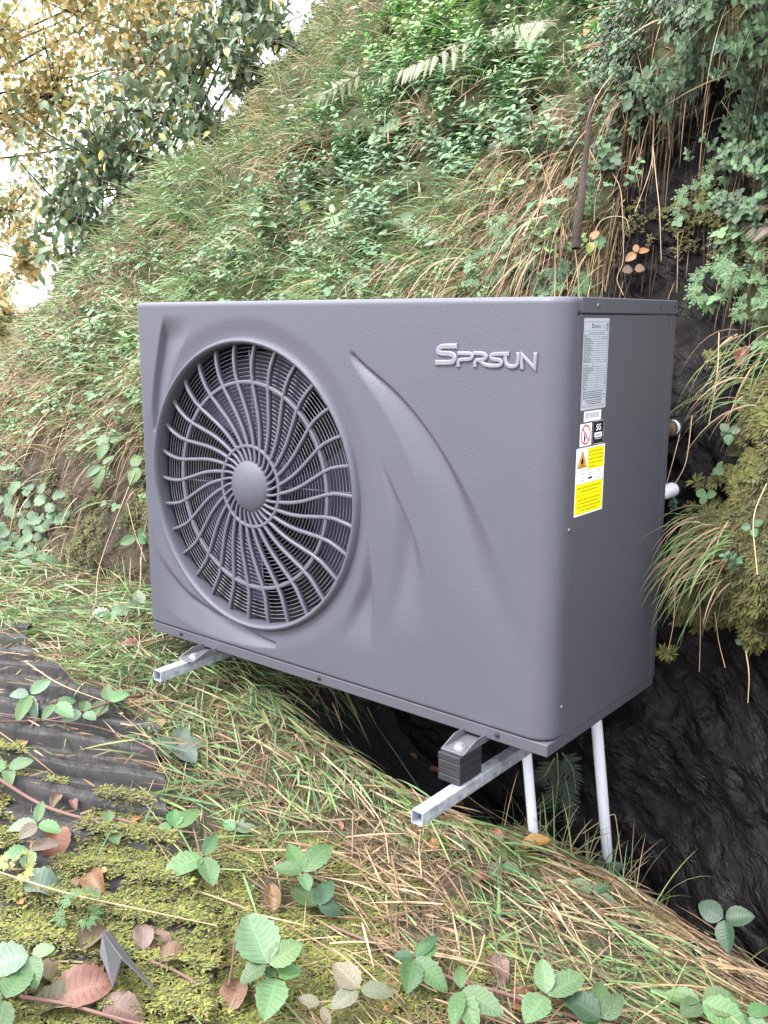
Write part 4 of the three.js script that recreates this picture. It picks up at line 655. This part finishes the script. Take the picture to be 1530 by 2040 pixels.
spray(1452, 862, 'pale clover leaf at the edge of the moss mound', 0.03, 'pl', [[120, 24, 20], [10, 24, 20], [260, 24, 20]], { name: 'clover_plant', cat: 'clover' });
spray(1500, 1050, 'green clover leaf on the moss mound', 0.03, 'lt', [[170, 22, 18], [20, 22, 18], [280, 20, 18]], { name: 'clover_plant', cat: 'clover' });
spray(1482, 1285, 'tiny pale seedling on the black rock below the moss mound', 0.03, 'lt', [[140, 18, 14, 'pl'], [0, 20, 14], [300, 20, 14]], { name: 'seedling', cat: 'seedling' });
spray(1205, 1745, 'bluish leaves at the foot of the long white leg', 0.04, 'bl', [[30, 46, 30], [200, 40, 26], [290, 36, 24], [100, 36, 24, 'dk']]);
spray(1180, 1780, 'dark green leaf lying in the straw by the rock', 0.02, 'dk', [[150, 50, 36, 'md'], [330, 60, 30], [20, 40, 24]]);
spray(1000, 1720, 'light green lobed leaf in the straw under the right rail', 0.02, 'md', [[100, 40, 34], [220, 36, 30, 'lt'], [330, 40, 30, 'lt']]);
spray(470, 1655, 'white edged leaf and small leaflets near the straw clump', 0.03, 'lt', [[150, 34, 24], [20, 44, 26, 'pl'], [70, 38, 12, 'pl']]);
function strand(name, px, r0, r1, mat, label, cat, group, lift = 0.03, seg = 6) { // a cane, root or stem through points seen on the slope
  const pts = px.map(([u, v, l]) => { return lifted(hit(u, v), l ?? lift); }), o = pts[0].clone(), t = part(name, tube(pts.map(p => p.sub(o)), r0, r1, seg, Math.max(12, pts.length * 6)), mat); t.position.copy(o); return tag(t, label, cat, group);
}
strand('bramble_cane', [[-20, 1540], [62, 1592], [105, 1612], [180, 1632], [235, 1632], [315, 1658], [372, 1684]], 0.0036, 0.0026, stemM, 'red bramble cane arching over the moss at the left', 'bramble cane', undefined, 0.04);
strand('bramble_cane', [[318, 1366], [285, 1384], [240, 1392], [160, 1418], [95, 1434], [0, 1438]], 0.0035, 0.0024, stemM, 'bramble cane running from the left rail end over the sheet', 'bramble cane', undefined, 0.03);
strand('bramble_cane', [[310, 1495], [255, 1470], [190, 1448], [90, 1434], [-10, 1420]], 0.0022, 0.0016, stemM, 'thin bramble twig across the ridges of the sheet', 'bramble cane', undefined, 0.04);
strand('bramble_cane', [[660, 1845], [715, 1868], [780, 1892], [835, 1915], [900, 1950], [1000, 1978], [1110, 2016], [1210, 2045]], 0.003, 0.0042, stemM, 'long low bramble cane along the bottom right', 'bramble cane', undefined, 0.03);
strand('bramble_cane', [[790, 1815], [790, 1890], [805, 1940], [830, 1990]], 0.0016, 0.0022, stemM, 'thin upright brown twig right of bottom centre', 'twig', undefined, 0.04);
strand('bramble_cane', [[455, 1965], [463, 1920], [468, 1870], [476, 1830]], 0.0022, 0.0015, stemM, 'short brown twig behind the largest bramble spray', 'twig', undefined, 0.05);
strand('bramble_cane', [[300, 1915], [350, 1935], [400, 1965], [440, 1990]], 0.003, 0.0024, stemM, 'brown twig on the bright moss right of the metal angle', 'twig', undefined, 0.02);
strand('bramble_cane', [[40, 1985], [130, 2000], [220, 2025], [300, 2045]], 0.0035, 0.0025, stemM, 'brown twig across the dead leaves at the bottom left', 'twig', undefined, 0.03);
strand('hanging_root', [[1178, 195], [1172, 270], [1163, 340], [1158, 400], [1150, 450], [1148, 495]], 0.006, 0.0115, woodM, 'thick dark woody root hanging down the bank above the right end of the unit', 'root', undefined, 0.2, 9);
const c3 = a => a.map(([x, y]) => [850 + x / 3.06, y / 3.06]), c4 = a => a.map(([x, y]) => [1130 + x / 3.29, y / 3.29]), c5 = a => a.map(([x, y]) => [1280 + x / 2.428, 560 + y / 2.428]), c1 = a => a.map(([x, y]) => [x / 2.756, 560 + y / 2.756]), c6 = a => a.map(([x, y]) => [x / 2.429, 1200 + y / 2.429]), c8 = a => a.map(([x, y]) => [950 + x / 2.638, 1500 + y / 2.638]);
const hangs = [c3([[805, 235], [900, 195], [940, 230], [970, 310], [1020, 400]]), c3([[835, 250], [840, 400], [870, 440]]), c3([[910, 250], [910, 340], [965, 430], [985, 580]]), c3([[1060, 320], [1110, 285], [1160, 380], [1190, 520], [1195, 680], [1215, 775]]), c3([[1060, 325], [1240, 285], [1290, 350], [1320, 510], [1300, 610], [1330, 680], [1390, 745]]), c3([[1410, 400], [1395, 600], [1385, 800], [1370, 1000], [1270, 1295]]), c3([[1380, 900], [1400, 1100], [1420, 1300], [1430, 1590]]), c3([[1130, 1050], [1180, 1150], [1195, 1350], [1195, 1600], [1160, 1700], [1200, 1800]]), c3([[1010, 1450], [1060, 1350], [1130, 1320], [1210, 1330], [1235, 1400]]), c3([[1000, 760], [990, 900], [1060, 1050], [1030, 1200], [1020, 1350]]), c3([[1530, 170], [1300, 330], [1050, 610]]), c4([[1010, 660], [1100, 800], [1265, 1020]]), c4([[1190, 330], [1200, 520], [1205, 800]]), c4([[1270, 300], [1240, 600], [1210, 790]]), c4([[600, 400], [580, 650], [560, 900], [560, 1100]]), c5([[370, 250], [360, 460], [320, 700]]), c5([[240, 650], [205, 890], [155, 985]]), c5([[180, 740], [150, 860], [115, 985]]), c5([[270, 1400], [280, 1650], [275, 1890]]), c5([[350, 1600], [370, 1750], [400, 1870]]), c5([[160, 1400], [150, 1650], [125, 1780]]), c5([[500, 1790], [515, 1900], [510, 2040]]), c5([[600, 980], [540, 1130], [555, 1420]])];
const hangW = ['looped dry stem right of the hanging root top', 'short kinked dry stem inside the loop right of the pale fern', 'wavy dry stem hanging beside the hanging root', 'long pale stem curving down the left part of the black hollow', 'long wavy stem down the middle of the black hollow', 'straight stem leaning left across the black hollow', 'straight stem reaching down the right part of the black hollow', 'thin stem bending to the top seam of the unit', 'arched brown stem above the orange withered leaflets', 'crooked stem hanging right beside the hanging root', 'long diagonal stem across the top right above the hollow', 'stiff pale stem slanting down to the crumpled brown fern', 'upright dry stem at the upper right edge, left one', 'upright dry stem at the upper right edge, right one', 'thin stem hanging from the top into the black hollow', 'brown stem hanging right of the top corner of the unit', 'dry stem hanging from the upper pipe fitting past the drain pipe', 'short dry stem between the two pipes', 'long brown stem hanging under the left edge of the moss mound', 'curved stem hanging under the middle of the moss mound', 'stem hanging between the unit and the moss mound', 'stem hanging from the tiny pale seedling', 'brown stem lying down the front of the moss mound'];
hangs.forEach((a, i) => strand('dry_straw', a, rr(0.0009, 0.0015), 0.0008, dryM, hangW[i], 'dry stem', undefined, 0.1, 5));
const lying = [c6([[-20, 1300], [300, 1400], [700, 1490], [1050, 1565]]), c6([[0, 240], [250, 270], [420, 300]]), c6([[120, 285], [300, 400], [510, 480]]), c1([[740, 1050], [640, 1300], [550, 1550], [525, 1770]]), c1([[700, 1220], [740, 1380], [800, 1540]]), c1([[200, 280], [185, 420], [165, 560]]), c1([[200, 280], [320, 262], [440, 242]]), c1([[420, 540], [360, 760], [290, 1000]]), c3([[550, 500], [700, 1000], [860, 1465]]), c3([[420, 700], [440, 1000], [380, 1480]]), c8([[40, 960], [10, 1080], [-60, 1200]]), c8([[290, 660], [500, 960], [600, 1100], [598, 1190]]), c8([[640, 820], [800, 810], [960, 810]]), c8([[1000, 1010], [1300, 1200], [1530, 1330]]), [[1150, 1740], [1240, 1790], [1340, 1840], [1440, 1880]], [[900, 1560], [950, 1600], [1015, 1640]], [[640, 1500], [700, 1560], [760, 1640], [775, 1720]], [[840, 1745], [835, 1690], [838, 1652]], [[110, 90], [260, 230], [330, 330]].slice(0, 0)].filter(a => a.length);
const lyingW = ['long pale stalk across the moss above the metal angle', 'pale stalk across the top of the corrugated sheet', 'thin stalk over the middle of the corrugated sheet', 'long pale stalk hanging beside the lower left edge of the unit', 'dry stalk against the lower left edge of the unit', 'downward half of the bent stalk on the bank at far left', 'level half of the bent stalk on the bank at far left', 'dry stalk hanging over the soil left of the unit', 'reddish stalk slanting down to the hanging root tip', 'pale stalk hanging in the grass left of the hanging root', 'upright straw in the straw bed at lower right of centre', 'long bent straw crossing the lower right straw bed', 'level brown straw beside the rock at lower right', 'long straw along the edge of the rock in the right corner', 'straw running down from the foot of the long white leg', 'straw under the right rail near the short white leg', 'straw left of the end of the right rail', 'thin straw standing under the end of the right rail'];
lying.forEach((a, i) => strand('dry_stalk', a, rr(0.0013, 0.002), 0.001, dryM, lyingW[i], 'dry stalk', undefined, 0.06, 5));
{ // bent stalk standing beside the long white leg
  const h = hit(1245, 1765), o = h.p, t = part('dry_stalk', tube([V(0, 0, 0), V(-0.018, 0.09, 0.0), V(-0.033, 0.165, 0), V(-0.036, 0.17, 0), V(-0.06, 0.15, 0.01), V(-0.1, 0.11, 0.03)], 0.0015, 0.001, 5, 40), dryM); t.position.copy(o); tag(t, 'sharply bent straw stalk standing beside the long white leg', 'dry stalk');
}
// withered leaves
function deadLeaf(u, v, L, ang, k, label, group, roll = 1) {
  const h = hit(u, v), mpp = h.t * h.d.dot(camF) / F, f = facing(h, 0.4), A = ang * Math.PI / 180, dir = f.r.clone().multiplyScalar(Math.cos(A)).addScaledVector(f.u, Math.sin(A)).addScaledVector(f.n, rr(0, 0.4)).normalize();
  const o = part('dead_leaf', leafOf(dir, f.n.clone().add(V(gs() * 0.4, gs() * 0.3, gs() * 0.4)).normalize(), L * mpp, L * mpp * rr(0.5, 0.75), KOL[k].map(q => q * rr(0.7, 1.2)), { fold: rr(0.3, 1.1) * roll, curl: rr(0.2, 1.0) * roll, wave: 0.07, serr: 0.03 }), bigLeafM); o.position.copy(h.p).addScaledVector(h.g ? UP : h.n, 0.012); return tag(o, label, 'dead leaf', group);
}
for (const [u, v, L, a, k, w] of [[160, 1905, 84, 60, 'br', 'curled brown dead leaf touching the left side of the metal angle'], [200, 1935, 90, 250, 'br', 'brown dead leaf rolled up below the metal angle'], [285, 1905, 80, 100, 'pu', 'dull dead leaf leaning on the right side of the metal angle'], [320, 1925, 84, 20, 'br', 'pale brown dead leaf right of the metal angle'], [55, 1965, 96, 10, 'br', 'dark curled dead leaf under the large speckled leaf'], [110, 2000, 120, 15, 'br', 'long rolled dead leaf at the bottom left'], [70, 2030, 120, 20, 'br', 'dead leaf at the bottom edge on the left'], [210, 2010, 90, 340, 'br', 'brown dead leaf beside the bottom left twig'], [455, 2030, 90, 80, 'br', 'folded brown dead leaf at the bottom edge under the largest bramble'], [530, 2030, 60, 110, 'pu', 'purplish dead leaf at the bottom edge near the largest bramble'], [320, 1440, 60, 260, 'or', 'orange brown dead leaf in the grass below the left rail'], [240, 1305, 46, 30, 'rd', 'reddish dead leaf in the grass left of the left rail'], [120, 1660, 96, 280, 'rd', 'long reddish bramble leaf curling beside the red cane'], [545, 1830, 66, 100, 'br', 'brown dead leaf in the straw clump'], [945, 1765, 42, 20, 'rd', 'crimson leaf in the straw under the right rail'], [975, 1920, 62, 300, 'br', 'dark dead leaf in the straw at lower right'], [1000, 1690, 60, 130, 'rd', 'dull red leaf beside the short white leg'], [1040, 1697, 60, 5, 'or', 'yellow brown leaf on the straw beside the white legs'], [1010, 2005, 90, 0, 'br', 'brown dead leaf at the bottom right of centre'], [50, 1780, 90, 10, 'pl', 'pale withered leaf at the left edge on the moss'], [300, 1875, 60, 330, 'br', 'pale dead leaf lying on moss above the metal angle'], [180, 1750, 70, 300, 'br', 'narrow brown dead leaf on the moss at left'], [1490, 700, 50, 250, 'br', 'withered brown leaf on the moss at the right edge'], [1380, 1100, 40, 250, 'br', 'dry brown leaf at the edge of the moss mound']]) deadLeaf(u, v, L, a, k, w);
for (let k = 0; k < 70; k++) { const u = rr(-20, 1500), v = rr(1480, 2040); if (hit(u, v).g) deadLeaf(u, v, rr(14, 38), rr(0, 360), pick(['br', 'br', 'br', 'pu', 'or']), 'small brown dead leaf fragment scattered on moss and straw', 'small dead leaf fragments on the ground', 0.8); }
{ // bent sheet metal angle stuck in the moss
  const P = (u, v, l) => lifted(hit(u, v), l), A = P(205, 1858, 0.07), Bp = P(243, 1910, 0.12), c = P(226, 1966, 0.07), d = P(200, 1900, 0.04), e = P(305, 1968, 0.07), f = P(217, 1858, 0.06), B = new Buf(), k = C(1, 1, 1), o = A.clone();
  const quad = pts => { const n = V().crossVectors(pts[1].clone().sub(pts[0]), pts[2].clone().sub(pts[0])).normalize().multiplyScalar(0.0012), a = pts.map(p => p.clone().add(n)), b = pts.map(p => p.clone().sub(n)), I = [...a, ...b].map(p => B.v(p.x - o.x, p.y - o.y, p.z - o.z, k)); B.f(I[0], I[1], I[2]); B.f(I[0], I[2], I[3]); B.f(I[4], I[6], I[5]); B.f(I[4], I[7], I[6]); for (let i = 0; i < 4; i++) { const j = (i + 1) % 4; B.f(I[i], I[4 + i], I[j]); B.f(I[j], I[4 + i], I[4 + j]); } };
  const t = thing('metal_angle', 'bent dark metal angle standing up from the moss at the lower left', 'metal angle', [o.x, o.y, o.z]), mm = std([0.11, 0.11, 0.12], 0.4, { metalness: 0.4 });
  quad([A, Bp, c, d]); part('flange', B.geo().toNonIndexed(), mm, t); B.p = []; B.c = []; B.i = []; B.u = []; quad([A, Bp, e, f]); part('flange', B.geo().toNonIndexed(), mm, t); t.children.forEach(q => q.geometry.computeVertexNormals());
}
// ferns
const pinnaG = (() => { const B = new Buf(), w = C(1, 1, 1); leaf(B, V(0, 0, 0), V(0, 1, 0), V(0, 0, 1), 1, 0.07, w, { n: 3, fold: 0.1, curl: 0.1 }); for (let k = 0; k < 11; k++) for (const s of [-1, 1]) { const t = (k + 0.6) / 11.5, L = 0.2 * Math.pow(1 - t, 0.7) + 0.03; leaf(B, V(0, t * 0.97, -0.07 * t * t), V(s, 0.45, -0.1), V(0, 0, 1), L, 0.075 * (1.1 - 0.5 * t), w, { n: 2, fold: 0.2, curl: 0.4 }); } return B.geo(); })();
function fern(px, lens, col, label, lift, o = {}) {
  const n = o.n ?? 17, pts = px.map(([u, v], i) => { return lifted(hit(u, v), lift * (1 - 0.3 * i / px.length)); }), h0 = hit(...px[0]), mpp = h0.t * h0.d.dot(camF) / F, org = pts[0].clone(), t = thing('fern_frond', label, 'fern', [org.x, org.y, org.z]); pts.forEach(p => p.sub(org));
  const m = new THREE.MeshPhysicalMaterial({ color: C(...col), roughness: 0.75, side: THREE.DoubleSide, transmission: 0.25, thickness: 0 }), c = new THREE.CatmullRomCurve3(pts); part('rachis', tube(pts, 0.002, 0.0008, 5, 24), o.stem ?? stemM, t);
  const nrm = V(0.25, 0.35, 0.9).normalize(), q = new THREE.Quaternion(), mt = new THREE.Matrix4();
  for (let k = 0; k < n; k++) for (const s of [-1, 1]) {
    const a = lerp(0.1, 0.99, (k + 0.5) / n), p = c.getPointAt(a), tg = c.getTangentAt(a), sd = V().crossVectors(nrm, tg).normalize().multiplyScalar(s), L = lens(a) * mpp * rr(0.85, 1.1) * (sd.y > 0 ? (o.upS ?? 1) : 1), d = sd.addScaledVector(tg, 0.45).addScaledVector(G, o.droop ?? 0.2).add(V(gs() * 0.12, gs() * 0.12, gs() * 0.25)).normalize();
    const z = nrm.clone().add(V(gs() * 0.3, gs() * 0.3, 0)).addScaledVector(d, -nrm.dot(d)).normalize(), x = V().crossVectors(d, z).normalize(); z.crossVectors(x, d); mt.makeBasis(x, d, z); const e = part('pinna', pinnaG, m, t); e.quaternion.setFromRotationMatrix(mt); e.position.copy(p); e.scale.set(L * (o.wide ?? 1), L, L);
  }
}
const taper = (a, b) => t => lerp(a, b, t) * Math.pow(Math.max(0.05, Math.sin(Math.PI * Math.min(1, 0.18 + 0.82 * t))), 0.35);
fern([[1115, 40], [1040, 48], [985, 60], [930, 82], [870, 110], [820, 132], [760, 155], [700, 172]], taper(66, 26), [0.46, 0.49, 0.34], 'long pale withered fern frond hanging across the upper bank', 0.42, { droop: 0.75, upS: 0.6, n: 34 });
fern([[752, 118], [715, 148], [665, 178], [620, 194], [572, 212]], taper(40, 14), [0.2, 0.22, 0.12], 'grey green fern frond left of the pale withered frond', 0.36, { droop: 0.4, n: 20 });
fern([[1535, 350], [1490, 318], [1452, 302], [1428, 318], [1420, 345]], taper(34, 14), [0.23, 0.14, 0.09], 'crumpled brown fern frond at the right edge', 0.13, { droop: 0.5, n: 14 });
fern([[1540, 470], [1500, 445], [1455, 425], [1420, 420]], taper(42, 16), [0.26, 0.23, 0.17], 'grey brown dead fern frond below the crumpled one at the right edge', 0.13, { droop: 0.5, n: 14 });
fern([[1535, 420], [1495, 400], [1465, 395]], taper(40, 16), [0.2, 0.2, 0.13], 'dull fern tip between the two brown fronds at the right edge', 0.12, { droop: 0.3, n: 12 });
fern([[1190, 163], [1150, 166], [1110, 172]], taper(18, 9), [0.05, 0.1, 0.05], 'small dark green fern crossing the hanging root', 0.07, { n: 14 });
fern([[1420, 185], [1400, 210], [1375, 228], [1358, 236]], taper(20, 8), [0.07, 0.13, 0.05], 'small green fern in the shade above the black hollow', 0.05, { n: 13 });
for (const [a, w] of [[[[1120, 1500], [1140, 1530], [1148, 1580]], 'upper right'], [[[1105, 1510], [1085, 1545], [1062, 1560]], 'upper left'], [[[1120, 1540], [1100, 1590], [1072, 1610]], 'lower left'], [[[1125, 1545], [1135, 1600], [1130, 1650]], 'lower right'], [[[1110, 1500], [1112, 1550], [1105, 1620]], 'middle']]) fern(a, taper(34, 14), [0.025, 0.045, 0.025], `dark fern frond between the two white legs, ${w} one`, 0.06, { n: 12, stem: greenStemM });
// lacy leaved herbs
const lacyG = [0, 1, 2].map(() => { const B = new Buf(); for (let r = 0; r < 5; r++) { const a = (r - 2) * 0.62 + gs() * 0.08, L = 1 - 0.12 * Math.abs(r - 2), d = V(Math.sin(a), Math.cos(a), 0); for (let k = 0; k < 4; k++) { const t = 0.3 + 0.19 * k; for (const s of k === 3 ? [0] : [-1, 1]) { const e = a + s * 0.75, sh = C(1, 1, 1).multiplyScalar(rr(0.8, 1.15)); leaf(B, d.clone().multiplyScalar(t * L * 0.9), V(Math.sin(e), Math.cos(e), gs() * 0.15), V(0, 0, 1), 0.27 * (1.1 - 0.35 * t), 0.15 * (1.1 - 0.35 * t), sh, { n: 3, fold: 0.15, curl: 0.3, pw: 1.3 }); } } leaf(B, V(), d, V(0, 0, 1), 0.7 * L, 0.05, C(1, 1, 1), { n: 2 }); } return B.geo(); });
function lacy(u, v, n, size, k, label, spread = 50) {
  const h = hit(u, v), mpp = h.t * h.d.dot(camF) / F, t = thing('lacy_herb', label, 'herb', [h.p.x, h.p.y, h.p.z]), f = facing(h, 0.6), m = new THREE.MeshPhysicalMaterial({ ...leafOpt, color: C(...KOL[k]), transmission: 0.3, thickness: 0 }), mt = new THREE.Matrix4();
  for (let i = 0; i < n; i++) {
    const a = i * 2.4 + rr(0, 0.6), r = spread * mpp * Math.sqrt((i + 0.4) / n), p = f.r.clone().multiplyScalar(Math.cos(a) * r).addScaledVector(f.u, Math.sin(a) * r * 0.9).addScaledVector(f.n, rr(0.03, 0.075)), d = f.r.clone().multiplyScalar(Math.cos(a) + gs() * 0.5).addScaledVector(f.u, Math.sin(a) + gs() * 0.5).addScaledVector(G, 0.3).normalize(), z = f.n.clone().add(V(gs() * 0.35, gs() * 0.3, gs() * 0.3)).addScaledVector(d, -f.n.dot(d)).normalize(), x = V().crossVectors(d, z).normalize(); z.crossVectors(x, d); mt.makeBasis(x, d, z);
    const e = part('leaf', pick(lacyG), m, t); e.quaternion.setFromRotationMatrix(mt); e.position.copy(p); e.scale.setScalar(size * mpp * rr(0.75, 1.15)); part('stalk', tube([V(0, 0, 0), p.clone().multiplyScalar(0.6).addScaledVector(f.n, -0.012), p], 0.0012, 0.0008, 4, 6), greenStemM, t);
  }
}
for (const [u, v, n, s, k, w, sp] of [[1050, 500, 9, 46, 'md', 'lacy green herb left of the hanging root tip', 58], [1095, 545, 8, 44, 'dk', 'darker lacy herb just above the right end of the unit', 46], [985, 555, 8, 42, 'md', 'lacy herb above the lettering on the unit', 44], [1140, 580, 5, 30, 'md', 'small lacy herb peeping over the seam of the unit', 30], [1395, 420, 6, 34, 'md', 'bright lacy herb at the right side of the black hollow', 36], [1445, 350, 5, 30, 'lt', 'small lacy herb below the crumpled brown fern', 30], [1490, 530, 9, 44, 'md', 'large lacy herb at the right edge above the moss', 54], [1430, 590, 8, 40, 'md', 'light lacy herb right of the top corner of the unit', 46], [1510, 620, 5, 36, 'md', 'lacy herb at the right edge beside the light one', 34], [1400, 160, 8, 22, 'dk', 'bushy small leaved herb above the black hollow', 34], [1460, 120, 7, 22, 'dk', 'dark bushy herb at the upper right', 36], [1250, 120, 6, 26, 'lt', 'small upright herb in the moss under the lime leaf', 30], [170, 1850, 5, 36, 'md', 'feathery grey green herb on the moss near the metal angle', 40], [45, 1760, 5, 26, 'yl', 'tiny yellowish herb at the left edge', 26], [1080, 250, 7, 26, 'md', 'round leaved herb left of the hanging root', 34], [1060, 290, 6, 26, 'md', 'herb cluster hanging under the brown curled leaf', 36]]) lacy(u, v, n, s, k, w, sp);
// weeds one can tell from the cover, one of each variant and its copies
{
  const protos = VAR.mint.slice(0, 3).map(g => { const o = new THREE.Group(); o.name = 'leafy_weed'; part('leaf_cluster', g, new THREE.MeshPhysicalMaterial({ ...leafOpt, color: C(0.16, 0.3, 0.1), roughness: 0.5, transmission: 0.3, thickness: 0 }), o); return o; });
  for (const [u, v] of [[520, 110], [560, 60], [620, 90], [680, 120], [740, 60], [800, 30], [850, 90], [640, 40], [560, 160], [700, 210], [480, 170], [540, 250], [600, 280], [660, 250], [740, 330], [560, 330], [820, 240], [900, 20], [960, 60], [870, 170], [100, 610], [245, 640], [265, 690], [200, 680], [150, 720], [260, 720], [330, 560], [400, 500], [470, 540], [540, 480], [620, 540], [690, 500], [300, 470], [350, 400], [230, 560]]) {
    const h = hit(u, v), o = pick(protos).clone(); o.name = numbered('leafy_weed'); const m = plantMat(h.p, h.n, 0.5, rr(1.1, 1.7)); m.decompose(o.position, o.quaternion, o.scale); scene.add(o); tag(o, 'bright green leafy weed standing out of the herbs and grass on the bank', 'weed', 'leafy weeds on the bank');
  }
}
// ivy at the left foot of the bank
{
  const ivy = C(0.09, 0.17, 0.08), spots = [[20, 960], [60, 990], [30, 1040], [80, 1060], [20, 1100], [100, 1110], [60, 1130], [120, 1010], [10, 1010], [45, 1075], [95, 1035], [30, 930]], w = ['top', 'second'];
  const t = (() => { const h = hit(50, 1040); return thing('ivy_plant', 'ivy with small green leaves climbing the left foot of the bank', 'ivy', [h.p.x, h.p.y, h.p.z]); })();
  for (let k = 0; k < 70; k++) { const s = pick(spots), h = hit(s[0] + gs() * 22, s[1] + gs() * 22), f = facing(h, 0.6), a = rr(0, 6.28), d = f.r.clone().multiplyScalar(Math.cos(a)).addScaledVector(f.u, Math.sin(a)), c = ivy.clone().multiplyScalar(rr(0.7, 1.7)), e = part('leaf', leafOf(d, f.n, rr(0.03, 0.055), rr(0.028, 0.05), [c.r, c.g, c.b], { n: 6, cols: 1, serr: 0.12 }), bigLeafM, t); e.position.copy(h.p).addScaledVector(h.n, rr(0.01, 0.05)).sub(t.position); }
}
// ---------------------------------------------------------------- tree and bush beyond the end of the bank
const ray = (u, v, dist) => V((u - 765) / F, -(v - 1020) / F, -1).applyQuaternion(camera.quaternion).normalize().multiplyScalar(dist).add(camera.position);
function woody(name, label, cat, base, blobs, N, leafL, leafW, colf, trans, twigs) {
  const t = thing(name, label, cat, [base.x, base.y, base.z]), bark = std([0.05, 0.042, 0.038], 0.9), fork = V(gs() * 0.2, Math.max(0.8, blobs[0][0].y - base.y - 0.9), gs() * 0.2);
  part('trunk', tube([V(0, -0.3, 0), fork.clone().multiplyScalar(0.5).add(V(0.05, 0, 0.05)), fork], 0.07, 0.045, 8, 16), bark, t);
  const B = new Buf(), TW = [];
  for (const [c, r, dens] of blobs) {
    const cc = c.clone().sub(base); part('limb', tube([fork, fork.clone().lerp(cc, 0.5).add(V(gs() * 0.16, gs() * 0.18, gs() * 0.16)), cc], 0.013, 0.005, 6, 14), bark, t);
    for (let k = 0; k < twigs; k++) { const e = V(gs(), gs(), gs()).multiplyScalar(r * 0.85).add(cc); TW.push(tube([cc, cc.clone().lerp(e, 0.5).add(V(gs() * 0.06, gs() * 0.06, gs() * 0.06)), e], 0.006, 0.0025, 4, 6)); const n = Math.round(N * dens / twigs);
      for (let j = 0; j < n; j++) { const a = rnd(), p = cc.clone().lerp(e, 0.15 + 0.95 * a).add(V(gs(), gs(), gs()).multiplyScalar(r * 0.22)), d = V(gs(), gs() - 0.5, gs()).normalize(); leaf(B, p, d, V(gs(), 1, gs()).normalize(), leafL * rr(0.7, 1.3), leafW * rr(0.7, 1.2), colf(), { n: 3, fold: 0.25, curl: 0.3 }); } }
  }
  part('twigs', mergeGeometries(TW), bark, t).userData.kind = 'stuff'; const cr = part('crown', B.geo(), new THREE.MeshPhysicalMaterial({ ...leafOpt, roughness: 0.6, transmission: trans, thickness: 0 }), t); cr.userData.kind = 'stuff'; return t;
}
{
  const Y = () => { const u = rnd(), k = rr(0.8, 1.2); return u < 0.38 ? C(0.6 * k, 0.45 * k, 0.2 * k) : u < 0.65 ? C(0.58 * k, 0.5 * k, 0.26 * k) : C(0.3 * k, 0.34 * k, 0.16 * k); };
  const b = (u, v, d, rpx, dens = 1) => [ray(u, v, d), rpx * d / F, dens], base = ray(-330, 500, 8.6); base.y = -0.45;
  woody('yellow_tree', 'tree with yellow autumn leaves beyond the left end of the bank', 'tree', base, [b(0, 60, 8.2, 190), b(150, 30, 8, 170), b(110, 190, 8.2, 150), b(300, -20, 8, 170), b(250, 130, 8.3, 130), b(20, 260, 8.6, 120, 0.6), b(20, 420, 8.4, 110, 0.5), b(-160, 120, 8.4, 220), b(-140, 380, 8.6, 190, 0.8), b(400, -70, 8.2, 160), b(-30, 570, 8.3, 90, 0.8), b(-120, 640, 8, 110, 0.8), b(-10, 640, 7.4, 70, 0.9), b(60, 520, 8, 60, 0.5), b(330, 90, 8, 120), b(230, 280, 8.2, 110, 0.7), b(140, -150, 8.2, 200)], 1250, 0.05, 0.038, Y, 0.55, 16);
  const Gb = () => { const k = rr(0.6, 1.35); return rnd() < 0.08 ? C(0.42, 0.36, 0.1) : C(0.13 * k, 0.19 * k, 0.095 * k); }, base2 = ray(180, 560, 6.3), e = (u, v, rpx) => { const h = hit(u + 25, v + 25); return [lifted(h, h.t > 8.9 ? 3.6 : 0.12), rpx * 5 / F, 0.7]; }; base2.y = -0.4;
  woody('green_bush', 'dark green bush in front of the yellow tree behind the bank crest', 'bush', base2, [b(300, 230, 5.9, 120), b(380, 150, 6, 110), b(210, 320, 5.8, 110), b(120, 410, 5.8, 100, 0.8), b(440, 70, 6.1, 100), b(280, 330, 5.9, 100), b(490, -10, 6.2, 80), b(520, -60, 6.3, 90), b(190, 440, 5.8, 100), b(250, 380, 6.3, 130, 0.6), e(455, 110, 60), e(372, 225, 60), e(290, 330, 55), e(205, 420, 50), e(130, 510, 45), e(515, 30, 55)].map(q => [q[0], q[1] * 1.35, q[2] * 0.65]), 640, 0.064, 0.034, Gb, 0.4, 14);
}
renderer.render(scene, camera);
